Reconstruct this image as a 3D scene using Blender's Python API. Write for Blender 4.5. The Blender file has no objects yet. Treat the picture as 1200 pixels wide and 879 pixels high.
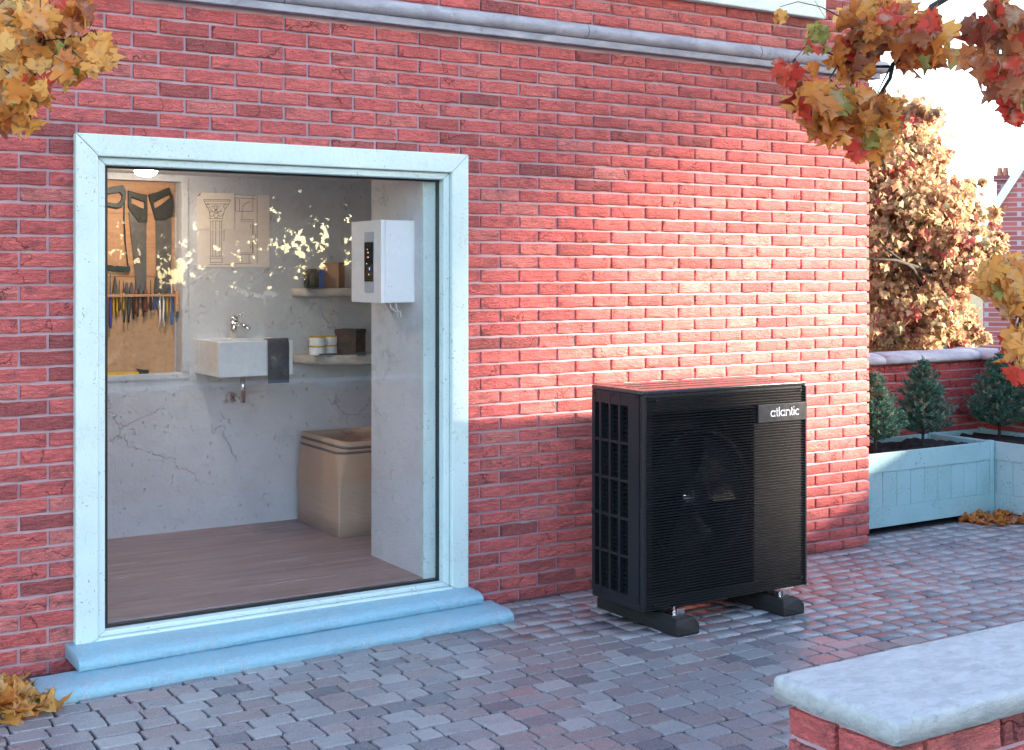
import bpy, bmesh, math, random
import numpy as np
from mathutils import Vector, Matrix, Euler
random.seed(7); rng = np.random.default_rng(7)
R = math.radians
S = bpy.context.scene
COL = S.collection

# ------------------------------------------------------------------ camera
# wall face is the plane y=0, x runs along it, z up. Two-point perspective (camera level, lens shifted).
FPX, CD, CH = 1504.0, 5.2, 1.552
TH = math.pi/2 - math.atan2(2432, 1504)
ST, CT = math.sin(TH), math.cos(TH)
cam = bpy.data.cameras.new('camera'); camo = bpy.data.objects.new('camera', cam); COL.objects.link(camo)
camo.location = (0, -CD, CH); camo.rotation_euler = (R(90), 0, -TH)
cam.sensor_width = 36; cam.lens = FPX/1200*36; cam.shift_y = -(439.5-320)/1200
cam.clip_start = 0.05; cam.clip_end = 1000
S.camera = camo
S.render.resolution_x = 1024; S.render.resolution_y = 750

# ------------------------------------------------------------------ sky, sun, exposure
SUN_AZ, SUN_EL = R(38), R(15)      # azimuth measured from the wall plane (+x) towards the viewer (-y)
SD = Vector((math.cos(SUN_EL)*math.cos(SUN_AZ), -math.cos(SUN_EL)*math.sin(SUN_AZ), math.sin(SUN_EL)))
W = bpy.data.worlds.new('World'); S.world = W; W.use_nodes = True
wn = W.node_tree; bg = wn.nodes['Background']
sky = wn.nodes.new('ShaderNodeTexSky'); sky.sky_type = 'NISHITA'; sky.sun_disc = False
sky.sun_elevation = SUN_EL; sky.sun_rotation = math.atan2(SD.x, SD.y)
sky.altitude = 100; sky.air_density = 1.0; sky.dust_density = 1.0; sky.ozone_density = 1.0
wn.links.new(sky.outputs[0], bg.inputs[0]); bg.inputs[1].default_value = 0.15
sun = bpy.data.lights.new('sun', 'SUN'); suno = bpy.data.objects.new('sun', sun); COL.objects.link(suno)
sun.energy = 4.0; sun.angle = R(4.2); sun.color = (1.0, 0.82, 0.62)
suno.rotation_euler = SD.to_track_quat('Z', 'Y').to_euler(); suno.location = SD*30
S.view_settings.view_transform = 'Standard'; S.view_settings.look = 'None'
S.view_settings.exposure = 2.85; S.view_settings.gamma = 1.0; S.view_settings.use_curve_mapping = False

# ------------------------------------------------------------------ photo pixel -> place
def ray(px, py):
    u = (px-600)/FPX; v = (320-py)/FPX
    return ST+u*CT, CT-u*ST, v
def on_y(px, py, y):
    a, b, v = ray(px, py); t = (CD+y)/b
    return Vector((t*a, y, CH+t*v))
def on_z(px, py, z=0.0):
    a, b, v = ray(px, py); t = (z-CH)/v
    return Vector((t*a, t*b-CD, z))
def at(px, py, d):
    a, b, v = ray(px, py)
    return Vector((d*a, d*b-CD, CH+d*v))

# ------------------------------------------------------------------ materials
MATS = {}
class NT:
    def __init__(s, name):
        s.m = bpy.data.materials.new(name); s.m.use_nodes = True
        s.t = s.m.node_tree; s.b = s.t.nodes['Principled BSDF']; s.out = s.t.nodes['Material Output']
        s._co = None
    def n(s, typ, **kw):
        x = s.t.nodes.new('ShaderNode'+typ)
        for k, v in kw.items():
            if k.startswith('i_'):
                key = k[2:]; key = int(key) if key.isdigit() else key.replace('_', ' ')
                s.put(x.inputs[key], v)
            else: setattr(x, k, v)
        return x
    def put(s, sock, v):
        if isinstance(v, bpy.types.NodeSocket): s.t.links.new(v, sock)
        elif isinstance(v, bpy.types.Node): s.t.links.new(v.outputs[0], sock)
        else:
            if hasattr(sock.default_value, '__len__') and len(sock.default_value) == 4 and len(v) == 3: v = (*v, 1)
            sock.default_value = v
    def pos(s, mode='pos'):
        if mode == 'pos': return s.n('NewGeometry').outputs['Position']
        return s.n('TexCoord').outputs['Object']
    def noise(s, scale, detail=4, rough=.6, co=None, dist=0.0):
        return s.n('TexNoise', i_Vector=co if co is not None else s.pos(), i_Scale=scale, i_Detail=detail, i_Roughness=rough, i_Distortion=dist)
    def vmap(s, sc, co=None):
        return s.n('Mapping', i_Vector=co if co is not None else s.pos(), i_Scale=sc).outputs[0]
    def ramp(s, fac, stops):
        r = s.n('ValToRGB'); s.put(r.inputs[0], fac); e = r.color_ramp.elements
        while len(e) < len(stops): e.new(0.5)
        for k, (p, c) in enumerate(stops):
            e[k].position = p; e[k].color = (*c, 1) if len(c) == 3 else c
        return r.outputs[0]
    def mix(s, fac, a, b, blend='MIX'):
        x = s.n('Mix', data_type='RGBA', blend_type=blend)
        s.put(x.inputs[0], fac); s.put(x.inputs[6], a); s.put(x.inputs[7], b)
        return x.outputs[2]
    def math(s, op, a, b=0.0, c=0.0):
        x = s.n('Math', operation=op); s.put(x.inputs[0], a); s.put(x.inputs[1], b)
        if op in ('MULTIPLY_ADD', 'SMOOTH_MIN'): s.put(x.inputs[2], c)
        return x.outputs[0]
    def step(s, v, lo, hi, a=0.0, b=1.0):
        x = s.n('MapRange', interpolation_type='SMOOTHSTEP'); s.put(x.inputs[0], v)
        for k, q in zip((1, 2, 3, 4), (lo, hi, a, b)): x.inputs[k].default_value = q
        return x.outputs[0]
    def bump(s, hgt, strength=.5, dist=.01, prev=None):
        x = s.n('Bump', i_Strength=strength, i_Distance=dist); s.put(x.inputs['Height'], hgt)
        if prev is not None: s.put(x.inputs['Normal'], prev)
        return x.outputs[0]
    def fin(s, col=None, rough=None, normal=None, metal=None, spec=None):
        for k, v in (('Base Color', col), ('Roughness', rough), ('Normal', normal), ('Metallic', metal), ('Specular IOR Level', spec)):
            if v is not None: s.put(s.b.inputs[k], v)
        MATS[s.m.name] = s.m; return s.m
    def rnd(s, mode):
        if mode == 'obj': return s.n('Attribute', attribute_type='OBJECT', attribute_name='rnd').outputs['Fac']
        return s.n('Attribute', attribute_type='GEOMETRY', attribute_name='rnd').outputs['Fac']

def plain(name, col, rough=.5, metal=0.0, var=.12, bump=.0, scale=30, spec=None):
    s = NT(name); nz = s.noise(scale)
    f = s.step(nz.outputs[0], .25, .75)
    c = s.mix(f, tuple(x*(1-var) for x in col), tuple(min(1, x*(1+var)) for x in col))
    return s.fin(c, s.math('MULTIPLY_ADD', f, .12, rough-.06), s.bump(nz.outputs[0], bump, .004) if bump else None, metal, spec)

def m_brick(name, mode, dark=1.0, scale=1.0):
    s = NT(name); r = s.rnd(mode); P = s.pos()
    off = s.n('CombineXYZ', i_X=s.math('MULTIPLY', r, 37.0), i_Y=s.math('MULTIPLY', r, 11.0), i_Z=s.math('MULTIPLY', r, 5.0)).outputs[0]
    co = s.n('VectorMath', operation='ADD', i_0=P, i_1=off).outputs[0]
    base = s.ramp(r, [(0, (.34, .085, .09)), (.08, (.50, .11, .11)), (.18, (.68, .135, .135)), (.5, (.76, .16, .155)), (.8, (.78, .18, .17)), (1, (.76, .24, .22))])
    stain = s.noise(9, 5, .65, s.vmap((1, 1, 2.2), co), .6).outputs[0]
    base = s.mix(s.step(stain, .52, .68, 0, .72), base, (.27, .085, .09))
    streak = s.noise(16, 5, .7, s.vmap((.55, 1, 3.4), co), 1.6).outputs[0]
    sk = s.math('ABSOLUTE', s.math('SUBTRACT', streak, .5))
    base = s.mix(s.step(sk, 0, .028, .7, 0), base, (.10, .03, .04))
    fine = s.noise(120, 4, .6, co).outputs[0]
    base = s.mix(s.step(fine, .3, .75, 0, .30), base, (.62, .22, .19))
    vor = s.n('TexVoronoi', feature='DISTANCE_TO_EDGE', i_Vector=s.n('VectorMath', operation='ADD', i_0=co, i_1=s.n('VectorMath', operation='SCALE', i_0=s.noise(14, 3, .6, co).outputs[1], i_Scale=.11).outputs[0]).outputs[0], i_Scale=6.0)
    mask = s.step(s.noise(5, 2, .5, co).outputs[0], .53, .60)
    crack = s.math('MULTIPLY', s.step(vor.outputs[0], .0, .018, 1, 0), mask)
    base = s.mix(s.math('MULTIPLY', crack, .6), base, (.05, .02, .022))
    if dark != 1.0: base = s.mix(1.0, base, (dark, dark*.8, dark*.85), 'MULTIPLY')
    med = s.noise(42, 5, .7, s.vmap((.7, 1, 1.6), co), .8).outputs[0]
    h = s.math('MULTIPLY_ADD', streak, .7, s.math('MULTIPLY', fine, .22)); h = s.math('MULTIPLY_ADD', med, .55, h)
    h = s.math('SUBTRACT', h, s.math('MULTIPLY', crack, .4))
    return s.fin(base, .7, s.bump(h, 1.0, .026), None, .25)

def m_mortar():
    s = NT('mortar'); n = s.noise(60, 5, .7).outputs[0]; n2 = s.noise(3, 3).outputs[0]
    c = s.mix(s.step(n2, .3, .7), (.40, .27, .315), (.48, .335, .38))
    c = s.mix(s.step(n, .55, .75, 0, .3), c, (.32, .26, .30))
    return s.fin(c, .9, s.bump(n, .5, .004))
def m_paint(name, col, chip=(.10, .12, .12), amount=.06, rough=.42, dirt=.35):
    s = NT(name); P = s.pos()
    grain = s.noise(26, 5, .65, s.vmap((1, 1, .9), P), 1.2).outputs[0]
    fl = s.noise(90, 3, .55, P).outputs[0]; big = s.noise(4, 3, .5, P).outputs[0]
    c = s.mix(s.step(big, .3, .75, 0, dirt), col, tuple(x*.80 for x in col))
    thr = .70-amount
    chipf = s.math('MULTIPLY', s.step(fl, thr, thr+.04), s.step(s.noise(11, 4, .7, P).outputs[0], .50, .58))
    c = s.mix(s.math('MULTIPLY', chipf, .85), c, chip)
    ln = s.math('ABSOLUTE', s.math('SUBTRACT', s.noise(10, 5, .6, s.vmap((1, 1, 1), P), 2.5).outputs[0], .5))
    scr = s.math('MULTIPLY', s.step(ln, 0, .009, 1, 0), s.step(big, .48, .56))
    c = s.mix(s.math('MULTIPLY', scr, .6), c, chip)
    h = s.math('SUBTRACT', s.math('MULTIPLY', grain, .7), s.math('MULTIPLY', chipf, .5))
    return s.fin(c, s.math('MULTIPLY_ADD', grain, .3, rough-.15), s.bump(h, .45, .008), None, .4)
def m_step():
    s = NT('blue_step_paint'); P = s.pos(); g = s.noise(48, 6, .7, P, .4).outputs[0]; p = s.noise(85, 3, .5, P).outputs[0]
    c = s.mix(s.step(g, .3, .7), (.22, .43, .54), (.28, .49, .60))
    pit = s.step(p, .66, .74)
    ln = s.math('ABSOLUTE', s.math('SUBTRACT', s.noise(7, 5, .6, s.vmap((1, .6, .6), P), 3).outputs[0], .5))
    scr = s.math('MULTIPLY', s.step(ln, 0, .015, 1, 0), s.step(s.noise(4, 2, .5, P).outputs[0], .48, .52))
    c = s.mix(s.math('MULTIPLY', scr, .85), c, (.66, .58, .62)); c = s.mix(s.math('MULTIPLY', pit, .75), c, (.55, .52, .58))
    h = s.math('SUBTRACT', g, s.math('MULTIPLY', pit, .35))
    return s.fin(c, .38, s.bump(s.math('SUBTRACT', h, s.math('MULTIPLY', scr, .3)), .7, .010), None, .5)
def m_stone(name, a, b, rough=.85, sc=1.0):
    s = NT(name); P = s.pos(); n = s.noise(9*sc, 6, .65, s.vmap((.6, 1, 1.5), P), .5).outputs[0]; f = s.noise(85*sc, 4, .6, P).outputs[0]
    c = s.mix(s.step(n, .3, .7), a, b)
    sp = s.step(s.noise(12*sc, 4, .7, P, 1).outputs[0], .60, .68)
    c = s.mix(s.math('MULTIPLY', sp, .35), c, tuple(x*.5 for x in a))
    c = s.mix(s.step(f, .6, .8, 0, .4), c, tuple(x*.55 for x in a))
    return s.fin(c, rough, s.bump(s.math('MULTIPLY_ADD', n, .8, s.math('MULTIPLY', f, .3)), .6, .012))
def m_paver(name, mode):
    s = NT(name); r = s.rnd(mode); P = s.pos()
    c = s.ramp(r, [(0, (.07, .07, .09)), (.06, (.12, .12, .145)), (.14, (.165, .14, .155)), (.26, (.20, .165, .17)), (.36, (.165, .16, .18)), (.55, (.195, .195, .215)), (.75, (.215, .225, .245)), (.92, (.27, .28, .295)), (1, (.22, .145, .15))])
    f = s.noise(150, 3, .7, P).outputs[0]; g = s.noise(14, 5, .6, P).outputs[0]
    c = s.mix(s.step(f, .35, .7, .0, .55), c, s.mix(.5, c, (.55, .58, .62)))
    c = s.mix(s.step(f, .28, .42, .55, 0), c, (.05, .05, .07))
    c = s.mix(s.step(g, .55, .75, 0, .35), c, (.16, .10, .11))
    h = s.math('MULTIPLY_ADD', g, .8, s.math('MULTIPLY', f, .35))
    return s.fin(c, s.math('MULTIPLY_ADD', g, .4, .14), s.bump(h, .5, .006), None, .55)
def m_plaster():
    s = NT('room_plaster'); P = s.pos(); n = s.noise(7, 6, .6, P, .3).outputs[0]; big = s.noise(1.6, 4, .55, P).outputs[0]
    c = s.mix(s.step(big, .3, .7), (.56, .575, .625), (.66, .675, .725))
    c = s.mix(s.step(n, .55, .72, 0, .4), c, (.43, .44, .48))
    pit = s.step(s.noise(38, 3, .5, s.vmap((1, 1, .7), P)).outputs[0], .66, .72)
    wob = s.n('VectorMath', operation='ADD', i_0=P, i_1=s.n('VectorMath', operation='SCALE', i_0=s.noise(6, 4, .6, P).outputs[1], i_Scale=.28).outputs[0]).outputs[0]
    vor = s.n('TexVoronoi', feature='DISTANCE_TO_EDGE', i_Vector=s.vmap((1.0, 1.0, 1.5), wob), i_Scale=1.9)
    cr = s.math('MULTIPLY', s.step(vor.outputs[0], 0, .010, 1, 0), s.step(s.noise(2.2, 3, .5, P).outputs[0], .53, .58))
    c = s.mix(s.math('MULTIPLY', cr, .3), c, (.18, .18, .20)); c = s.mix(s.math('MULTIPLY', pit, .4), c, (.3, .3, .32))
    h = s.math('SUBTRACT', s.math('MULTIPLY', n, .8), s.math('ADD', s.math('MULTIPLY', pit, .25), s.math('MULTIPLY', cr, .3)))
    h = s.math('MULTIPLY_ADD', s.noise(24, 4, .6, P, .8).outputs[0], .35, h)
    return s.fin(c, .8, s.bump(h, .8, .02))
def m_wood(name, a, b, axis=0, streak=(.75, .62, .58), rough=.5, amt=.5):
    s = NT(name); P = s.pos(); sc = [9, 9, 9]; sc[axis] = .9
    n = s.noise(1.6, 6, .65, s.vmap(tuple(sc), P), 1.2).outputs[0]
    c = s.mix(s.step(n, .3, .7), a, b)
    sc2 = [22, 22, 22]; sc2[axis] = 1.1
    st = s.noise(1.3, 5, .6, s.vmap(tuple(sc2), P), 1.5).outputs[0]
    c = s.mix(s.math('MULTIPLY', s.step(st, .62, .72), amt), c, streak)
    c = s.mix(s.step(st, .36, .26, 0, .5), c, tuple(x*.4 for x in a))
    return s.fin(c, rough, s.bump(st, .25, .004))
def m_osb():
    s = NT('chipboard'); P = s.pos(); v = s.n('TexVoronoi', i_Vector=s.vmap((1, 1, 1.6), P), i_Scale=26.0)
    c = s.mix(s.step(s.noise(16, 4, .6, P, 2).outputs[0], .3, .7), (.44, .25, .14), (.56, .35, .21))
    c = s.mix(s.step(v.outputs['Distance'], .1, .6, 0, .35), c, (.72, .46, .26)); c = s.mix(.3, c, (.48, .28, .16))
    return s.fin(c, .7)
def m_leaf(name, stops, mode, trans=.5):
    s = NT(name); r = s.rnd(mode); P = s.pos()
    c = s.ramp(r, stops)
    n = s.noise(28, 4, .65, P, .6).outputs[0]
    c = s.mix(s.step(n, .53, .66, 0, .7), c, (.17, .07, .04))
    n2 = s.noise(17, 3, .5, P).outputs[0]
    c = s.mix(s.step(n2, .52, .72, 0, .6), c, (.66, .54, .40))
    tr = s.n('BsdfTranslucent'); s.put(tr.inputs[0], c)
    s.fin(c, .5, s.bump(n, .3, .004), None, .3)
    mx = s.n('MixShader'); mx.inputs[0].default_value = trans
    s.t.links.new(s.b.outputs[0], mx.inputs[1]); s.t.links.new(tr.outputs[0], mx.inputs[2]); s.t.links.new(mx.outputs[0], s.out.inputs[0])
    return s.m
def m_glass():
    s = NT('window_glass'); lw = s.n('LayerWeight', i_Blend=.5)
    fr = s.math('MULTIPLY_ADD', s.math('POWER', lw.outputs['Facing'], 4.0), .9, .052)
    tr = s.n('BsdfTransparent', i_Color=(.985, .985, .985)); gl = s.n('BsdfGlossy', i_Roughness=.0, i_Color=(.78, .90, 1.0))
    mx = s.n('MixShader'); s.put(mx.inputs[0], fr)
    s.t.links.new(tr.outputs[0], mx.inputs[1]); s.t.links.new(gl.outputs[0], mx.inputs[2]); s.t.links.new(mx.outputs[0], s.out.inputs[0])
    return s.m
def m_emit(name, col, e):
    s = NT(name); s.put(s.b.inputs['Emission Color'], col); s.b.inputs['Emission Strength'].default_value = e
    return s.fin(col, .4)
def m_ground():
    s = NT('earth'); n = s.noise(1.5, 6, .7).outputs[0]
    return s.fin(s.mix(s.step(n, .35, .65), (.07, .075, .03), (.13, .10, .06)), .95, s.bump(s.noise(25, 4).outputs[0], .6, .03))
def m_farbrick():
    s = NT('far_brickwork'); P = s.pos()
    b = s.n('TexBrick', i_Vector=s.n('CombineXYZ', i_X=s.math('ADD', s.n('SeparateXYZ', i_0=P).outputs[0], s.n('SeparateXYZ', i_0=P).outputs[1]), i_Y=s.n('SeparateXYZ', i_0=P).outputs[2]).outputs[0],
            i_Color1=(.42, .12, .11), i_Color2=(.30, .08, .08), i_Mortar=(.42, .33, .35), i_Scale=1.0, i_Mortar_Size=.008, i_Brick_Width=.24, i_Row_Height=.09)
    return s.fin(b.outputs[0], .8, s.bump(b.outputs[1], -.5, .01))

M = {}
M['brick_o'] = m_brick('brick_clay', 'obj'); M['brick_g'] = m_brick('brick_clay_joined', 'geo')
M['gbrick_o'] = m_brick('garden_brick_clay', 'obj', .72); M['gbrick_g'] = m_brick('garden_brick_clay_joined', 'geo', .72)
M['mortar'] = m_mortar()
M['frame'] = m_paint('pale_frame_paint', (.60, .715, .71), (.24, .27, .26), .085)
M['planter'] = m_paint('planter_paint', (.31, .50, .55), (.10, .16, .18), .10)
M['step'] = m_step()
M['stone'] = m_stone('grey_moulding_stone', (.25, .25, .30), (.40, .40, .455))
M['cap'] = m_stone('wall_cap_stone', (.34, .355, .37), (.46, .475, .49), sc=4.0)
M['shelf'] = m_stone('shelf_stone', (.45, .40, .38), (.62, .56, .53), .7, 1.5)
M['paver_o'] = m_paver('paver_stone', 'obj'); M['paver_g'] = m_paver('paver_stone_joined', 'geo')
M['joint'] = plain('paving_joint_sand', (.05, .045, .055), .9, bump=.5, scale=80)
M['plaster'] = m_plaster()
M['plank'] = m_wood('floor_plank_wood', (.25, .155, .135), (.36, .235, .205), 0, (.66, .54, .52), .45, .8)
M['pine'] = m_wood('pine_board', (.46, .24, .13), (.58, .33, .19), 0, (.4, .22, .12), .6, .3)
M['osb'] = m_osb()
M['black'] = plain('charcoal_powder_coat', (.010, .011, .015), .42, bump=.15, scale=300, spec=.45)
M['pumptop'] = plain('charcoal_top_sheet', (.03, .03, .035), .24, bump=.05, scale=200, spec=.8)
M['fan'] = plain('fan_plastic', (.016, .017, .020), .5)
M['deep'] = plain('dark_cavity', (.005, .005, .006), .7)
M['rubber'] = plain('black_rubber', (.012, .012, .013), .7, bump=.3, scale=60)
M['steel'] = plain('chrome_steel', (.72, .70, .70), .16, 1.0)
M['blade'] = plain('saw_blade_steel', (.17, .155, .15), .42, .55)
M['badge'] = plain('badge_plate', (.03, .033, .042), .35)
M['letter'] = plain('badge_lettering', (.72, .74, .80), .4)
M['white'] = plain('white_enamel', (.84, .84, .86), .45, var=.01, spec=.3)
M['ceramic'] = plain('white_ceramic', (.82, .83, .86), .12, var=.03)
M['silver'] = plain('silver_panel', (.45, .50, .58), .35, var=.04)
M['screen'] = plain('black_display', (.006, .007, .010), .6, spec=.1)
M['towel'] = plain('charcoal_towel', (.085, .08, .095), .95, bump=.6, scale=120)
M['card'] = plain('cardboard', (.36, .215, .145), .8, bump=.1, scale=50)
M['kraft'] = plain('kraft_bag', (.52, .37, .26), .6, var=.05, bump=.12, scale=4)
M['greyband'] = plain('grey_band', (.16, .14, .145), .7)
M['rustbox'] = m_stone('dark_rust_box', (.06, .045, .045), (.13, .075, .065), .7, 1.2)
M['paper'] = plain('drawing_paper', (.86, .76, .71), .8, var=.04)
M['paper2'] = plain('drawing_paper_bright', (.92, .82, .74), .8, var=.04)
M['ink'] = plain('drawing_ink', (.14, .10, .095), .8)
M['dkplastic'] = plain('dark_plastic', (.035, .035, .035), .45)
M['teal'] = plain('dark_teal_metal', (.02, .04, .045), .45)
M['yellow'] = plain('yellow_plastic', (.72, .45, .02), .4)
M['blue'] = plain('blue_plastic', (.02, .16, .55), .4)
M['indigo'] = plain('indigo_plastic', (.06, .06, .45), .4)
M['brown'] = plain('brown_handle', (.18, .055, .035), .5)
M['grey'] = plain('grey_tool_steel', (.13, .13, .14), .4, .6)
M['soil'] = plain('planter_soil', (.012, .010, .011), .95, bump=1, scale=60)
M['bark'] = m_wood('tree_bark', (.018, .016, .016), (.04, .034, .03), 2, (.06, .05, .045), .9, .4)
M['glass'] = m_glass()
M['gasket'] = plain('black_gasket', (.008, .009, .010), .4)
M['lamp'] = m_emit('lamp_glow', (1.0, .84, .64), 34)
M['dot_r'] = m_emit('led_red', (1.0, .15, .05), .35); M['dot_b'] = m_emit('led_blue', (.25, .45, 1.0), .35); M['dot_w'] = m_emit('led_white', (.8, .85, 1.0), .15)
LEAF = [(0, (.26, .31, .07)), (.06, (.40, .37, .10)), (.10, (.80, .52, .18)), (.28, (.80, .42, .11)), (.42, (.74, .31, .07)), (.58, (.60, .22, .07)), (.70, (.40, .15, .07)), (.84, (.27, .09, .055)), (.90, (.60, .075, .04)), (1, (.66, .075, .06))]
M['leaf_o'] = m_leaf('autumn_leaf', LEAF, 'obj'); M['leaf_g'] = m_leaf('autumn_leaf_joined', LEAF, 'geo')
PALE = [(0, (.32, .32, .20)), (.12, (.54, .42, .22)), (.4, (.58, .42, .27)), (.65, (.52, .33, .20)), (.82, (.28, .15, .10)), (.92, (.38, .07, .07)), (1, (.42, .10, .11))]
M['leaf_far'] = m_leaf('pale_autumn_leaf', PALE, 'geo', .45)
M['needle'] = m_leaf('conifer_needle', [(0, (.03, .12, .10)), (.5, (.05, .19, .15)), (.8, (.09, .25, .17)), (1, (.24, .32, .14))], 'geo', .2)
M['hedge'] = m_leaf('hedge_leaf', [(0, (.03, .06, .02)), (.5, (.07, .10, .03)), (.8, (.25, .16, .04)), (1, (.35, .12, .04))], 'geo', .3)
M['earth'] = m_ground(); M['farbrick'] = m_farbrick()
M['slate'] = plain('roof_slate', (.09, .09, .11), .7, bump=.4, scale=12)
M['render'] = plain('pale_render', (.45, .40, .36), .85, bump=.3, scale=20)
M['pot'] = plain('chimney_pot_clay', (.50, .19, .12), .8)
M['verge'] = plain('white_verge_paint', (.75, .78, .82), .5)

# ------------------------------------------------------------------ mesh helpers
class MB:
    def __init__(s): s.v = []; s.f = []
    def add(s, vs, fs):
        o = len(s.v); s.v += [tuple(p) for p in vs]; s.f += [tuple(i+o for i in q) for q in fs]; return s
    def box(s, x0, x1, y0, y1, z0, z1):
        return s.add([(x0,y0,z0),(x1,y0,z0),(x1,y1,z0),(x0,y1,z0),(x0,y0,z1),(x1,y0,z1),(x1,y1,z1),(x0,y1,z1)],
                     [(0,3,2,1),(4,5,6,7),(0,1,5,4),(1,2,6,5),(2,3,7,6),(3,0,4,7)])
    def prism(s, poly, axis, a, b):
        # poly: 2D list in the two remaining axes (in axis order), extruded from a to b along axis
        n = len(poly)
        def p3(p, c):
            q = list(p); q.insert(axis, c); return q
        vs = [p3(p, a) for p in poly]+[p3(p, b) for p in poly]
        fs = [tuple(range(n))[::-1], tuple(range(n, 2*n))]+[(i, (i+1) % n, n+(i+1) % n, n+i) for i in range(n)]
        return s.add(vs, fs)
    def tube(s, pts, rad, n=8, caps=True):
        pts = [Vector(p) for p in pts]; rad = rad if hasattr(rad, '__len__') else [rad]*len(pts)
        vs = []; fs = []; u = None
        for i, p in enumerate(pts):
            t = (pts[min(i+1, len(pts)-1)]-pts[max(i-1, 0)]).normalized()
            if u is None: u = t.orthogonal().normalized()
            else: u = (u-t*u.dot(t)).normalized()
            w = t.cross(u)
            for k in range(n):
                a = 2*math.pi*k/n; vs.append(p+(u*math.cos(a)+w*math.sin(a))*rad[i])
        for i in range(len(pts)-1):
            for k in range(n): fs.append((i*n+k, i*n+(k+1) % n, (i+1)*n+(k+1) % n, (i+1)*n+k))
        if caps: fs.append(tuple(range(n))[::-1]); fs.append(tuple(range((len(pts)-1)*n, len(pts)*n)))
        return s.add(vs, fs)
    def lathe(s, prof, c, n=20, axis=2):
        vs = []; fs = []
        for r, h in prof:
            for k in range(n):
                a = 2*math.pi*k/n; q = [r*math.cos(a), r*math.sin(a)]; q.insert(axis, h)
                vs.append((c[0]+q[0], c[1]+q[1], c[2]+q[2]))
        for i in range(len(prof)-1):
            for k in range(n): fs.append((i*n+k, i*n+(k+1) % n, (i+1)*n+(k+1) % n, (i+1)*n+k))
        fs.append(tuple(range(n))[::-1]); fs.append(tuple(range((len(prof)-1)*n, len(prof)*n)))
        return s.add(vs, fs)
    def mesh(s, name, mat, smooth=False):
        me = bpy.data.meshes.new(name); me.from_pydata(s.v, [], s.f); me.update()
        bm = bmesh.new(); bm.from_mesh(me); bmesh.ops.recalc_face_normals(bm, faces=bm.faces); bm.to_mesh(me); bm.free()
        me.materials.append(M[mat])
        if smooth: me.polygons.foreach_set('use_smooth', [True]*len(me.polygons))
        return me
    def build(s, name, mat, parent=None, smooth=False, bevel=0, seg=2, **kw):
        return link(s.mesh(name, mat, smooth), name, parent, bevel=bevel, seg=seg, **kw)
def link(me, name, parent=None, bevel=0, seg=2, loc=None, **kw):
    o = bpy.data.objects.new(name, me); COL.objects.link(o)
    if loc is not None: o.location = loc
    if parent is not None: attach(o, parent)
    if bevel:
        b = o.modifiers.new('bevel', 'BEVEL'); b.width = bevel; b.segments = seg; b.limit_method = 'ANGLE'; b.angle_limit = R(40)
    for k, v in kw.items(): o[k] = v
    return o
def wmat(o):
    m = Matrix.LocRotScale(o.location, o.rotation_euler, o.scale)
    return (wmat(o.parent) @ o.matrix_parent_inverse @ m) if o.parent else m
def attach(o, p):
    o.parent = p; o.matrix_parent_inverse = wmat(p).inverted()
def thing(name, label, cat, loc=(0, 0, 0), group=None):
    o = bpy.data.objects.new(name, None); COL.objects.link(o); o.location = loc; o.empty_display_size = .1
    return tag(o, label, cat, group)
def tag(o, label, cat, group=None):
    o['label'] = label; o['category'] = cat
    if group: o['group'] = group
    return o
def struct(o): o['kind'] = 'structure'; return o
def rgrid(n): return rng.standard_normal(n)

def join_np(name, mat, tv, tf, mats, rnds, parent=None, kind='stuff', smooth=False):
    """one mesh out of many transformed copies of template verts tv (k,3) / faces tf, with a per-point 'rnd'"""
    tv = np.asarray(tv, float); k = len(tv); mats = np.asarray(mats, float)
    V = np.einsum('nij,kj->nki', mats[:, :3, :3], tv)+mats[:, None, :3, 3]
    return raw_mesh(name, mat, V.reshape(-1, 3), [tuple(i+k*q for i in f) for q in range(len(mats)) for f in tf], np.repeat(rnds, k), parent, kind, smooth)
def raw_mesh(name, mat, V, F, rnd=None, parent=None, kind=None, smooth=False):
    me = bpy.data.meshes.new(name)
    L = np.fromiter((i for f in F for i in f), dtype=np.int32); T = np.fromiter((len(f) for f in F), dtype=np.int32)
    me.vertices.add(len(V)); me.vertices.foreach_set('co', np.asarray(V, np.float32).ravel())
    me.loops.add(len(L)); me.loops.foreach_set('vertex_index', L)
    me.polygons.add(len(T)); st = np.zeros(len(T), np.int32); st[1:] = np.cumsum(T)[:-1]
    me.polygons.foreach_set('loop_start', st)
    if smooth: me.polygons.foreach_set('use_smooth', [True]*len(T))
    me.update(calc_edges=True)
    if rnd is not None:
        a = me.attributes.new('rnd', 'FLOAT', 'POINT'); a.data.foreach_set('value', np.asarray(rnd, np.float32))
    me.materials.append(M[mat])
    o = link(me, name, parent)
    if kind: o['kind'] = kind
    return o

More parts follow.
